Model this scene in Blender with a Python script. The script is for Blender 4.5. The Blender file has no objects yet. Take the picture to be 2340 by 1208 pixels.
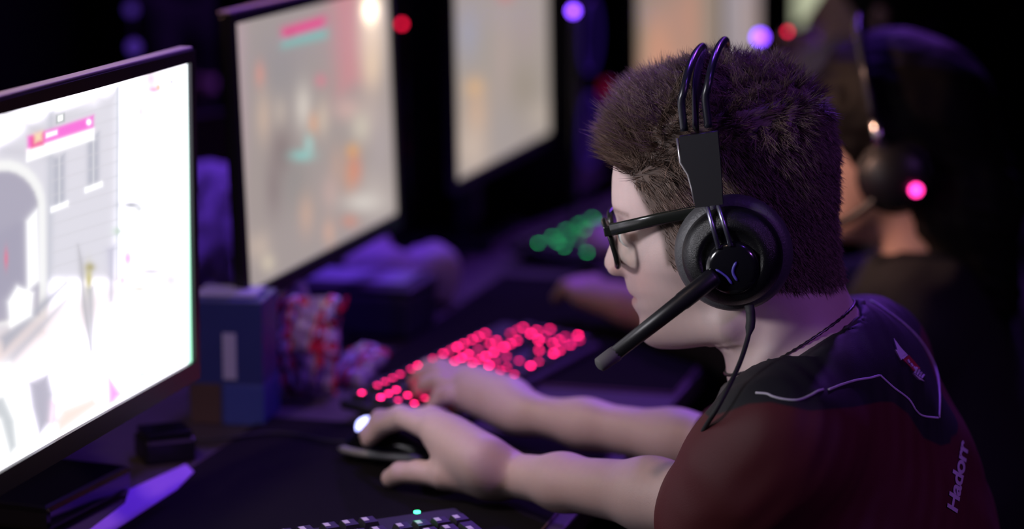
import bpy, bmesh, math, random
import numpy as np
from mathutils import Vector, Matrix
from mathutils.bvhtree import BVHTree

random.seed(7); rng = np.random.default_rng(7)
scene = bpy.context.scene
COL = scene.collection

# ---------------------------------------------------------------- camera, world, lights, exposure
FPX = 5600.0; PITCH = math.radians(11.0); CAMZ = 1.43; DESK = 0.74
cd = bpy.data.cameras.new('camera'); cam = bpy.data.objects.new('camera', cd); COL.objects.link(cam)
cd.sensor_width = 36.0; cd.lens = FPX / 2340 * 36.0
cam.location = (0, 0, CAMZ); cam.rotation_euler = (math.pi / 2 - PITCH, 0, 0)
cd.clip_start = 0.05; cd.clip_end = 60
cd.dof.use_dof = True; cd.dof.focus_distance = 2.17; cd.dof.aperture_fstop = 2.2
scene.camera = cam
scene.view_settings.view_transform = 'Standard'; scene.view_settings.look = 'None'
scene.view_settings.exposure = 0.0; scene.view_settings.gamma = 1.0
scene.view_settings.use_curve_mapping = False
scene.cycles.use_denoising = True
scene.cycles.max_bounces = 8; scene.cycles.transparent_max_bounces = 12
scene.cycles.sample_clamp_indirect = 4.0

world = bpy.data.worlds.new('dim_hall'); scene.world = world; world.use_nodes = True
bg = world.node_tree.nodes['Background']; bg.inputs['Color'].default_value = (0.25, 0.16, 0.6, 1); bg.inputs['Strength'].default_value = 0.014

def spot(name, loc, target, power, color, size=55, blend=0.6, radius=0.12):
    l = bpy.data.lights.new(name, 'SPOT'); l.energy = power; l.color = color
    l.spot_size = math.radians(size); l.spot_blend = blend; l.shadow_soft_size = radius
    o = bpy.data.objects.new(name, l); COL.objects.link(o); o.location = loc
    o.rotation_euler = (Vector(target) - Vector(loc)).to_track_quat('-Z', 'Y').to_euler()
    return o
VIO = (0.22, 0.07, 1.0)
spot('stage_spot_violet', (0.3, 4.5, 3.6), (-0.12, 2.45, 0.8), 180, VIO, 44)
spot('packet_fill_violet', (1.2, 1.2, 3.4), (-0.24, 2.60, 0.80), 110, VIO, 17, 0.7)  # added violet spot, brightens the packets shadowed by the second monitor
spot('bag_fill_violet', (-2.1, 2.2, 3.0), (-0.42, 3.30, 0.86), 150, VIO, 15, 0.6)  # added violet spot, brightens the plastic bag between the monitors
spot('stage_spot_violet_side', (1.9, 0.7, 2.3), (0.38, 2.24, 0.94), 46, (0.52, 0.18, 1.0), 30, 0.8)
spot('face_fill', (-1.75, 1.25, 1.8), (0.06, 2.16, 1.15), 240, (0.95, 0.93, 1.0), 14, 0.6, 0.28)  # added fill on the face, where the screen alone is too weak
spot('hands_fill', (-1.5, 1.4, 3.0), (-0.08, 2.38, 0.78), 46, (0.95, 0.82, 1.0), 11, 0.7)  # added fill on the near hand and forearms
spot('player_fill_warm', (-1.6, 2.55, 1.95), (0.42, 2.96, 0.97), 200, (1.0, 0.55, 0.40), 13, 0.6)  # added warm fill on the second player, in place of monitor glow
spot('edge_fill_warm', (-1.1, 0.9, 3.4), (-0.42, 2.12, 1.10), 110, (1.0, 0.68, 0.55), 22, 0.6)  # added warm fill for the bright monitor's top edge and base
spot('stage_spot_violet_far', (1.5, 6.8, 3.6), (0.35, 4.2, 0.9), 220, (0.34, 0.09, 1.0), 60)

# ---------------------------------------------------------------- basic helpers
CP, SP = math.cos(PITCH), math.sin(PITCH)
def A3(*v): return np.array(v, float)
def ray(px, py):
    x = (px - 1170) / FPX; y = (604 - py) / FPX
    return A3(x, CP + y * SP, -SP + y * CP)
CAMP = A3(0, 0, CAMZ)
def at(px, py, d): return CAMP + ray(px, py) * d
def onz(px, py, z):
    r = ray(px, py); return CAMP + r * ((z - CAMZ) / r[2])
def desk(px, py, h=0.0): return onz(px, py, DESK + h)
def pix(P):
    P = np.atleast_2d(P) - CAMP
    d = P[:, 1] * CP - P[:, 2] * SP; y = P[:, 1] * SP + P[:, 2] * CP
    return np.c_[1170 + FPX * P[:, 0] / d, 604 - FPX * y / d]
def yawax(deg):
    a = math.radians(deg); return A3(math.sin(a), math.cos(a), 0), A3(-math.cos(a), math.sin(a), 0)   # R (along the row), F (players face)
RD, FD = yawax(15.5)

def lin(r, g, b, a=1.0):
    f = lambda c: (c / 255 / 12.92) if c / 255 <= 0.04045 else ((c / 255 + 0.055) / 1.055) ** 2.4
    return (f(r), f(g), f(b), a)

def mat(name, color, rough=0.5, metal=0.0, bump=0.0, bscale=200.0, spec=0.5, emit=None, estr=0.0, vary=0.0, vscale=30.0, coat=0.0, trans=0.0, sheen=0.0, sss=0.0):
    m = bpy.data.materials.new(name); m.use_nodes = True
    nt = m.node_tree; b = nt.nodes['Principled BSDF']
    b.inputs['Base Color'].default_value = color; b.inputs['Roughness'].default_value = rough; b.inputs['Metallic'].default_value = metal
    b.inputs['Specular IOR Level'].default_value = spec
    if coat: b.inputs['Coat Weight'].default_value = coat
    if trans: b.inputs['Transmission Weight'].default_value = trans
    if sheen: b.inputs['Sheen Weight'].default_value = sheen
    if sss:
        b.inputs['Subsurface Weight'].default_value = sss; b.inputs['Subsurface Scale'].default_value = 0.006
        b.inputs['Subsurface Radius'].default_value = (1.0, 0.4, 0.25)
    if emit is not None:
        b.inputs['Emission Color'].default_value = emit; b.inputs['Emission Strength'].default_value = estr
    tc = nt.nodes.new('ShaderNodeTexCoord')
    if vary:
        n = nt.nodes.new('ShaderNodeTexNoise'); n.inputs['Scale'].default_value = vscale; n.inputs['Detail'].default_value = 4
        nt.links.new(tc.outputs['Object'], n.inputs['Vector'])
        mx = nt.nodes.new('ShaderNodeMix'); mx.data_type = 'RGBA'
        mx.inputs[6].default_value = tuple(c * (1 - vary) for c in color[:3]) + (1,); mx.inputs[7].default_value = tuple(min(1, c * (1 + vary)) for c in color[:3]) + (1,)
        nt.links.new(n.outputs['Fac'], mx.inputs[0]); nt.links.new(mx.outputs[2], b.inputs['Base Color'])
    if bump:
        n2 = nt.nodes.new('ShaderNodeTexNoise'); n2.inputs['Scale'].default_value = bscale; n2.inputs['Detail'].default_value = 3
        nt.links.new(tc.outputs['Object'], n2.inputs['Vector'])
        bp = nt.nodes.new('ShaderNodeBump'); bp.inputs['Strength'].default_value = bump; bp.inputs['Distance'].default_value = 0.002
        nt.links.new(n2.outputs['Fac'], bp.inputs['Height']); nt.links.new(bp.outputs['Normal'], b.inputs['Normal'])
    return m

def attr_mat(name, attr, rough=0.5, emission=False, estr=1.0, sss=0.0, bump=0.0, bscale=300.0, spec=0.4):
    """a material whose colour is the object's own colour attribute"""
    m = bpy.data.materials.new(name); m.use_nodes = True; nt = m.node_tree; b = nt.nodes['Principled BSDF']
    a = nt.nodes.new('ShaderNodeAttribute'); a.attribute_name = attr
    b.inputs['Roughness'].default_value = rough; b.inputs['Specular IOR Level'].default_value = spec
    if emission:
        b.inputs['Base Color'].default_value = (0.01, 0.01, 0.01, 1)
        nt.links.new(a.outputs['Color'], b.inputs['Emission Color']); b.inputs['Emission Strength'].default_value = estr
    else:
        nt.links.new(a.outputs['Color'], b.inputs['Base Color'])
    if sss:
        b.inputs['Subsurface Weight'].default_value = sss; b.inputs['Subsurface Scale'].default_value = 0.005
        b.inputs['Subsurface Radius'].default_value = (1.0, 0.4, 0.25)
    if bump:
        tc = nt.nodes.new('ShaderNodeTexCoord'); n2 = nt.nodes.new('ShaderNodeTexNoise'); n2.inputs['Scale'].default_value = bscale; n2.inputs['Detail'].default_value = 3
        nt.links.new(tc.outputs['Object'], n2.inputs['Vector'])
        bp = nt.nodes.new('ShaderNodeBump'); bp.inputs['Strength'].default_value = bump; bp.inputs['Distance'].default_value = 0.0015
        nt.links.new(n2.outputs['Fac'], bp.inputs['Height']); nt.links.new(bp.outputs['Normal'], b.inputs['Normal'])
    return m

def thing(name, label, cat, loc=(0, 0, 0), group=None):
    o = bpy.data.objects.new(name, None); COL.objects.link(o); o.location = loc; o.empty_display_size = 0.05
    return tag(o, label, cat, group)
def tag(o, label=None, cat=None, group=None, kind=None):
    if label: o['label'] = label
    if cat: o['category'] = cat
    if group: o['group'] = group
    if kind: o['kind'] = kind
    return o
def link(name, me, material=None, parent=None, smooth=True):
    o = bpy.data.objects.new(name, me); COL.objects.link(o)
    if material is not None and not me.materials: me.materials.append(material)
    if smooth and len(me.polygons): me.polygons.foreach_set('use_smooth', np.ones(len(me.polygons), bool))
    if parent is not None:
        o.parent = parent; o.matrix_parent_inverse = Matrix.Translation(parent.location).inverted() if parent.type == 'EMPTY' else Matrix.Identity(4)
    return o
# every mesh is given in world coordinates; parents are unrotated empties, so the inverse is a translation
def pmesh(name, V, F, material=None, parent=None, smooth=True):
    me = bpy.data.meshes.new(name)
    V = np.asarray(V, float)
    me.from_pydata(V.tolist(), [], F.tolist() if isinstance(F, np.ndarray) else F); me.update()
    return link(name, me, material, parent, smooth)
def bmobj(name, bm, material=None, parent=None, smooth=False, M=None):
    if M is not None: bm.transform(M)
    bmesh.ops.recalc_face_normals(bm, faces=bm.faces)
    me = bpy.data.meshes.new(name); bm.to_mesh(me); bm.free()
    return link(name, me, material, parent, smooth)
def frameM(origin, ex, ey, ez):
    M = Matrix.Identity(4)
    for i, e in enumerate((ex, ey, ez, origin)):
        for k in range(3): M[k][i] = float(e[k])
    return M
def box(sx, sy, sz, bev=0.0, seg=2, c=(0, 0, 0)):
    bm = bmesh.new(); bmesh.ops.create_cube(bm, size=1.0)
    bmesh.ops.scale(bm, vec=(sx, sy, sz), verts=bm.verts); bmesh.ops.translate(bm, vec=c, verts=bm.verts)
    if bev: bmesh.ops.bevel(bm, geom=list(bm.edges), offset=bev, segments=seg, affect='EDGES', profile=0.5)
    return bm
def tube(name, pts, rad, material, parent=None, n=10, flat=1.0, fa=None, closed=False):
    """round (or flattened, along vector fa) tube through pts"""
    pts = np.asarray(pts, float); N = len(pts); rad = np.broadcast_to(rad, (N,))
    T = np.gradient(pts, axis=0) if not closed else np.roll(pts, -1, 0) - np.roll(pts, 1, 0)
    T /= np.linalg.norm(T, axis=1)[:, None] + 1e-12
    up = np.array(fa if fa is not None else (0.13, 0.31, 0.94), float)
    V = []; prev = None
    for i in range(N):
        a = np.cross(T[i], up) if (prev is None or fa is not None) else prev - T[i] * (prev @ T[i])
        if np.linalg.norm(a) < 1e-6: a = np.cross(T[i], (1, 0, 0))
        a /= np.linalg.norm(a); b = np.cross(T[i], a); prev = a
        th = np.arange(n) * 2 * math.pi / n
        V.append(pts[i] + rad[i] * (np.cos(th)[:, None] * a + flat * np.sin(th)[:, None] * b))
    V = np.concatenate(V); F = []
    M = N if closed else N - 1
    for i in range(M):
        j = (i + 1) % N
        for k in range(n): F.append((i * n + k, i * n + (k + 1) % n, j * n + (k + 1) % n, j * n + k))
    if not closed: F.append(tuple(range(n))[::-1]); F.append(tuple((N - 1) * n + k for k in range(n)))
    return pmesh(name, V, F, material, parent)
def lathe(name, prof, origin, axis, material, parent=None, n=40, up=(0, 0, 1), sq=1.0):
    """prof: list of (radius, height along axis)"""
    axis = np.array(axis, float); axis /= np.linalg.norm(axis); up = np.array(up, float)
    a = np.cross(up, axis); a /= np.linalg.norm(a); b = np.cross(axis, a)
    th = np.arange(n) * 2 * math.pi / n; V = []; F = []
    for r, h in prof: V.append(np.asarray(origin) + axis * h + r * (np.cos(th)[:, None] * a + sq * np.sin(th)[:, None] * b))
    V = np.concatenate(V); m = len(prof)
    for i in range(m - 1):
        for k in range(n): F.append((i * n + k, i * n + (k + 1) % n, (i + 1) * n + (k + 1) % n, (i + 1) * n + k))
    F.append(tuple(range(n))[::-1]); F.append(tuple((m - 1) * n + k for k in range(n)))
    return pmesh(name, V, F, material, parent)
def spline(pts, n):
    pts = np.asarray(pts, float); t = np.r_[0, np.cumsum(np.linalg.norm(np.diff(pts, axis=0), axis=1))]; t /= t[-1]
    P = np.vstack([2 * pts[0] - pts[1], pts, 2 * pts[-1] - pts[-2]]); out = []
    for s in np.linspace(0, 1, n):
        i = min(np.searchsorted(t, s, 'right') - 1, len(pts) - 2); u = (s - t[i]) / (t[i + 1] - t[i])
        p0, p1, p2, p3 = P[i:i + 4]
        out.append(0.5 * (2 * p1 + (p2 - p0) * u + (2 * p0 - 5 * p1 + 4 * p2 - p3) * u * u + (3 * p1 - p0 - 3 * p2 + p3) * u ** 3))
    return np.array(out)
def copy_tree(o, parent=None, M=None):
    c = o.copy(); COL.objects.link(c)
    if parent is not None: c.parent = parent
    for ch in o.children: copy_tree(ch, c)
    return c

# ---------------------------------------------------------------- implicit surfaces (for bodies, clothes, soft things)
def smin(a, b, k):
    h = np.clip(0.5 + 0.5 * (b - a) / k, 0, 1); return b + (a - b) * h - k * h * (1 - h)
def smax(a, b, k): return -smin(-a, -b, k)
def caps(P, a, b, ra, rb):
    a = np.asarray(a); ab = np.asarray(b) - a; t = np.clip(((P - a) @ ab) / (ab @ ab + 1e-12), 0, 1)
    return np.linalg.norm(P - a - t[:, None] * ab, axis=1) - (ra + (rb - ra) * t)
def chain(P, pts, rad, k=0.006):
    v = None
    for i in range(len(pts) - 1):
        c = caps(P, pts[i], pts[i + 1], rad[i], rad[i + 1]); v = c if v is None else smin(v, c, k)
    return v
def ellip(P, c, ax, r):
    """ax: 3x3 rows axes, r: radii"""
    q = (P - c) @ np.asarray(ax).T / np.asarray(r); k0 = np.linalg.norm(q, axis=1); k1 = np.linalg.norm(q / np.asarray(r), axis=1)
    return k0 * (k0 - 1) / (k1 + 1e-9)
def polygonise(fn, lo, hi, h, smooth=2, margin=1.7):
    lo = np.asarray(lo, float); B = 8
    nb = np.ceil((np.asarray(hi) - lo) / (h * B)).astype(int); n = nb * B
    ctr = np.stack(np.meshgrid(*[lo[i] + (np.arange(nb[i]) * B + (B - 1) / 2) * h for i in range(3)], indexing='ij'), -1).reshape(-1, 3)
    cv = fn(ctr); act = np.nonzero(np.abs(cv) < margin * 0.87 * B * h)[0]
    V = np.repeat(np.repeat(np.repeat(cv.reshape(nb), B, 0), B, 1), B, 2).astype(np.float32)
    off = np.stack(np.meshgrid(np.arange(B), np.arange(B), np.arange(B), indexing='ij'), -1).reshape(-1, 3)
    bi = np.stack(np.unravel_index(act, nb), -1)
    for s in range(0, len(bi), 800):
        idx = (bi[s:s + 800, None, :] * B + off[None]).reshape(-1, 3)
        V[idx[:, 0], idx[:, 1], idx[:, 2]] = fn(lo + idx * h)
    S = V < 0
    c = np.zeros(tuple(np.array(S.shape) - 1), np.int8)
    for i in (0, 1):
        for j in (0, 1):
            for k in (0, 1): c += S[i:S.shape[0] - 1 + i, j:S.shape[1] - 1 + j, k:S.shape[2] - 1 + k]
    cells = np.stack(np.nonzero((c > 0) & (c < 8)), -1)
    cid = np.full(c.shape, -1, np.int32); cid[cells[:, 0], cells[:, 1], cells[:, 2]] = np.arange(len(cells))
    co = np.array([(i, j, k) for i in (0, 1) for j in (0, 1) for k in (0, 1)])
    vals = np.stack([V[cells[:, 0] + o[0], cells[:, 1] + o[1], cells[:, 2] + o[2]] for o in co], 1)
    acc = np.zeros((len(cells), 3)); cnt = np.zeros(len(cells))
    for a in range(8):
        for b in range(a + 1, 8):
            if np.abs(co[a] - co[b]).sum() == 1:
                va, vb = vals[:, a], vals[:, b]; m = (va < 0) != (vb < 0); t = np.where(m, va / np.where(m, va - vb, 1), 0)
                acc += np.where(m[:, None], co[a] + t[:, None] * (co[b] - co[a]), 0); cnt += m
    verts = lo + (cells + acc / cnt[:, None]) * h
    faces = []
    for ax in range(3):
        sl0 = [slice(None)] * 3; sl1 = [slice(None)] * 3; sl0[ax] = slice(0, -1); sl1[ax] = slice(1, None)
        e = S[tuple(sl0)] != S[tuple(sl1)]; p = np.stack(np.nonzero(e), -1)
        u, w = [(1, 2), (2, 0), (0, 1)][ax]
        ok = (p[:, u] > 0) & (p[:, w] > 0) & (p[:, u] < S.shape[u] - 1) & (p[:, w] < S.shape[w] - 1); p = p[ok]
        inside = S[p[:, 0], p[:, 1], p[:, 2]]
        q = []
        for du, dw in ((1, 1), (0, 1), (0, 0), (1, 0)):
            r = p.copy(); r[:, u] -= du; r[:, w] -= dw; q.append(cid[r[:, 0], r[:, 1], r[:, 2]])
        q = np.stack(q, 1); q[~inside] = q[~inside][:, ::-1]; faces.append(q)
    faces = np.concatenate(faces); faces = faces[(faces >= 0).all(1)]
    E = np.concatenate([faces[:, [i, (i + 1) % 4]] for i in range(4)]); nv = len(verts)
    for it in range(smooth * 2):
        s = np.stack([np.bincount(E[:, 0], verts[E[:, 1], i], nv) + np.bincount(E[:, 1], verts[E[:, 0], i], nv) for i in range(3)], 1)
        dg = np.bincount(E[:, 0], minlength=nv) + np.bincount(E[:, 1], minlength=nv)
        verts = verts + (0.5 if it % 2 == 0 else -0.52) * (s / np.maximum(dg, 1)[:, None] - verts)
    return verts, faces
def npmesh(name, V, F, material=None, parent=None):
    me = bpy.data.meshes.new(name); me.vertices.add(len(V)); me.vertices.foreach_set('co', np.asarray(V, np.float32).ravel())
    k = F.shape[1]; me.loops.add(F.size); me.loops.foreach_set('vertex_index', F.astype(np.int32).ravel())
    me.polygons.add(len(F)); me.polygons.foreach_set('loop_start', np.arange(len(F), dtype=np.int32) * k); me.polygons.foreach_set('loop_total', np.full(len(F), k, np.int32))
    me.update(calc_edges=True); me.validate()
    return link(name, me, material, parent)
def set_colors(o, C, name='Col'):
    a = o.data.color_attributes.new(name, 'FLOAT_COLOR', 'POINT'); C = np.c_[C[:, :3], np.ones(len(C))].astype(np.float32); a.data.foreach_set('color', C.ravel())
def poly_sd(P, poly):
    """signed distance (negative inside) of 2-D points to a polygon"""
    poly = np.asarray(poly, float); d = np.full(len(P), 1e9); ins = np.zeros(len(P), bool)
    for i in range(len(poly)):
        a = poly[i]; b = poly[(i + 1) % len(poly)]; e = b - a; w = P - a
        t = np.clip(w @ e / (e @ e + 1e-12), 0, 1); d = np.minimum(d, np.linalg.norm(w - t[:, None] * e, axis=1))
        cnd = (a[1] > P[:, 1]) != (b[1] > P[:, 1])
        xi = a[0] + (P[:, 1] - a[1]) / (e[1] if abs(e[1]) > 1e-9 else 1e-9) * e[0]
        ins ^= cnd & (P[:, 0] < xi)
    return np.where(ins, -d, d)
def wob(P, s, seed=0):
    """cheap smooth noise"""
    r = np.random.default_rng(seed); v = 0
    for i in range(5):
        k = r.normal(size=3) * s * (1 + 0.5 * i); v = v + np.sin(P @ k + r.uniform(0, 6.28)) / (1 + 0.5 * i)
    return v / 2.5
#==SPLIT==
# ---------------------------------------------------------------- materials
M_floor = mat('floor_dark', (0.012, 0.010, 0.016, 1), 0.55, vary=0.4, vscale=3)
M_wall = mat('wall_dark', (0.012, 0.010, 0.018, 1), 0.9, vary=0.4, vscale=1.5)
M_desk = mat('desk_laminate', (0.034, 0.026, 0.028, 1), 0.6, bump=0.05, bscale=400, vary=0.25, vscale=40)
M_metal = mat('dark_steel', (0.03, 0.03, 0.035, 1), 0.4, 0.7)
M_pad = mat('pad_cloth', (0.0070, 0.0062, 0.0078, 1), 0.95, bump=0.3, bscale=1500, vary=0.2, vscale=80, spec=0.08)
M_padedge = mat('pad_stitch', (0.12, 0.06, 0.09, 1), 0.8)
M_blk = mat('black_plastic', (0.008, 0.008, 0.010, 1), 0.38, vary=0.2)
M_blkgloss = mat('black_gloss', (0.006, 0.006, 0.008, 1), 0.16, coat=0.3)
M_blkmatte = mat('black_matte', (0.012, 0.012, 0.014, 1), 0.7, bump=0.15, bscale=900)
M_bezel_edge = mat('bezel_lit_edge', (0.55, 0.47, 0.44, 1), 0.5)  # pale beige paints the light caught on the black bezel's top edge
M_cap = mat('keycap', (0.010, 0.010, 0.013, 1), 0.5)
M_ledpinks = [mat('led_pink_%d' % k, (0.02, 0.0, 0.01, 1), 0.5, emit=(1.0, 0.012, 0.14, 1), estr=s) for k, s in enumerate((26.0, 16.0, 8.0))]
M_ledred = mat('led_pink', (0.02, 0.0, 0.01, 1), 0.5, emit=(1.0, 0.012, 0.14, 1), estr=8.5)
M_ledgreen = mat('led_green', (0.0, 0.02, 0.01, 1), 0.5, emit=(0.02, 1.0, 0.22, 1), estr=7)
M_ledgreenb = mat('led_green_bright', (0.0, 0.02, 0.01, 1), 0.5, emit=(0.03, 1.0, 0.25, 1), estr=9)
M_legend = mat('legend_white', (0.62, 0.60, 0.60, 1), 0.5)
M_ledviolet = mat('led_violet', (0.02, 0.0, 0.04, 1), 0.5, emit=(0.20, 0.05, 1.0, 1), estr=9)
M_ledwarm = mat('led_warm', (0.02, 0.02, 0.01, 1), 0.5, emit=(1.0, 0.72, 0.45, 1), estr=9)
M_ledmaroon = mat('led_red', (0.02, 0.0, 0.0, 1), 0.5, emit=(1.0, 0.01, 0.06, 1), estr=5)

# ---------------------------------------------------------------- the hall
E0 = A3(0.225, 2.86, 0)                       # a point on the players' edge of the desk row
def rf(r, f, h=0.0):                          # r metres along the row, f metres from the players' edge towards the screens
    p = E0 + RD * r + FD * f; return A3(p[0], p[1], DESK + h)
UZ = A3(0, 0, 1)
fl = bmobj('floor', box(16, 16, 0.1, c=(0, 5, -0.05)), M_floor); fl['kind'] = 'structure'
wl = bmobj('wall_back', box(16, 0.1, 5, c=(0, 12.0, 2.5)), M_wall); wl['kind'] = 'structure'
wl = bmobj('wall_left', box(0.1, 16, 5, c=(-7, 5, 2.5)), M_wall); wl['kind'] = 'structure'
wl = bmobj('wall_right', box(0.1, 16, 5, c=(7, 5, 2.5)), M_wall); wl['kind'] = 'structure'

# ---------------------------------------------------------------- tables
def table(r0, r1, f0, f1, label):
    c = rf((r0 + r1) / 2, (f0 + f1) / 2, -DESK); t = thing('table', label, 'table', c, 'long gaming tables')
    L, W = r1 - r0 - 0.004, f1 - f0 - 0.004
    M = frameM(A3(c[0], c[1], DESK - 0.0135), RD, FD, UZ)
    bmobj('tabletop', box(L, W, 0.027, 0.003), M_desk, t, M=M)
    for s in (-1, 1):
        for q in (-1, 1):
            p = c + RD * s * (L / 2 - 0.06) + FD * q * (W / 2 - 0.06)
            bmobj('leg', box(0.05, 0.05, DESK - 0.028, 0.004, c=(0, 0, (DESK - 0.028) / 2)), M_metal, t, M=frameM(A3(p[0], p[1], 0), RD, FD, UZ))
    bmobj('apron', box(L - 0.2, 0.02, 0.07), M_metal, t, M=frameM(A3(c[0], c[1], DESK - 0.063) + FD * (W / 2 - 0.06), RD, FD, UZ))
    return t
table(-2.955, -1.295, 0, 0.72, 'dark table nearest the camera, left of the bright screen, out at the frame edge')
table(-1.295, 0.365, 0, 0.72, 'dark table under the bright foreground screen and the pink-lit keyboard')
table(0.365, 2.025, 0, 0.72, 'dark table farther along the row beneath the third monitor')
table(2.025, 3.685, 0, 0.72, 'dark table at the far end of the row of monitors')
table(-1.295, 0.365, 0.722, 1.42, 'dark table back to back behind the two nearest monitors')
table(0.365, 2.025, 0.722, 1.42, 'dark table back to back behind the farther monitors')

# ---------------------------------------------------------------- screens
def soft(sd, s): return 1 / (1 + np.exp(np.clip(sd / s, -40, 40)))
def paint(P, C, poly, col, s=2.5, a=1.0):
    w = soft(poly_sd(P, poly), s)[:, None] * a; return C * (1 - w) + np.array(col[:3]) * w
def blob(P, C, x, y, rx, ry, col, a=1.0):
    w = np.exp(-(((P[:, 0] - x) / rx) ** 2 + ((P[:, 1] - y) / ry) ** 2))[:, None] * a; return C * (1 - w) + np.array(col[:3]) * w
def monitor(label, corner, yaw, tilt, W, H, painter, base=True, right_origin=False, nx=200, group='players\' monitors', bez=0.011, lift=None):
    R, F = yawax(yaw); tl = math.radians(tilt); U = UZ * math.cos(tl) + F * math.sin(tl); N = np.cross(R, U)  # N faces the player?
    if N @ F > 0: N = -N
    O = np.array(corner, float) - (R * W if right_origin else 0)
    c = O + R * W / 2; t = thing('monitor', label, 'monitor', A3(c[0] + F[0] * 0.1, c[1] + F[1] * 0.1, DESK), group)
    ny = int(nx * H / W); uu, vv = np.meshgrid(np.linspace(0, 1, nx), np.linspace(0, 1, ny), indexing='ij')
    V = O + uu.ravel()[:, None] * W * R + vv.ravel()[:, None] * H * U
    i, j = np.meshgrid(np.arange(nx - 1), np.arange(ny - 1), indexing='ij'); a = (i * ny + j).ravel()
    Fc = np.stack([a, a + ny, a + ny + 1, a + 1], 1)
    s = npmesh('screen', V, Fc, None, t); s['label'] = 'lit screen showing a game'
    set_colors(s, painter(pix(V), uu.ravel(), vv.ravel())); s.data.materials.append(attr_mat('screen_picture', 'Col', 0.25, True, 1.0))
    # bezel: a rectangular ring in front of the shell
    bm = bmesh.new()
    def ring(w0, w1, h0, h1, z): return [bm.verts.new(tuple(O + R * x + U * y + N * z)) for x, y in ((w0, h0), (w1, h0), (w1, h1), (w0, h1))]
    A_ = ring(0.0005, W - 0.0005, 0.0005, H - 0.0005, 0.004); B_ = ring(-bez, W + bez, -bez * 1.7, H + bez, 0.004); C_ = ring(-bez, W + bez, -bez * 1.7, H + bez, -0.006); D_ = ring(0.0005, W - 0.0005, 0.0005, H - 0.0005, -0.002)
    for X, Y in ((A_, B_), (B_, C_), (D_, A_)):
        for k in range(4): bm.faces.new((X[k], X[(k + 1) % 4], Y[(k + 1) % 4], Y[k]))
    bmobj('bezel', bm, M_blk, t)
    sh = box(W + 2 * bez - 0.004, H + 2.7 * bez - 0.004, 0.008, 0.003)
    bmobj('back_shell', sh, M_blk, t, M=frameM(c + U * (H / 2 - 0.35 * bez) - N * 0.0085, R, U, N))
    bmobj('rear_housing', box(W * 0.55, H * 0.6, 0.03, 0.008), M_blk, t, M=frameM(c + U * H / 2 - N * 0.027, R, U, N))
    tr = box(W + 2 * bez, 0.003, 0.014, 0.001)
    bmobj('lit_top_edge', tr, M_bezel_edge, t, M=frameM(c + U * (H + bez + 0.0015) - N * 0.006, R, U, N))  # strip coloured pale as if lit from above
    if base:
        foot = c - N * 0.06; top = O[2] + H * 0.55
        bmobj('neck', box(0.055, 0.03, top - DESK - 0.02, 0.006, c=(0, 0, (top - DESK - 0.02) / 2 + 0.02)), M_blk, t, M=frameM(A3(foot[0], foot[1], DESK), R, F, UZ))
        bmobj('base', box(0.20, 0.14, 0.020, 0.007, c=(0, 0, 0.0105)), M_blkgloss, t, M=frameM(A3(foot[0], foot[1], DESK) + F * 0.005, R, F, UZ))
    return t

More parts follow.
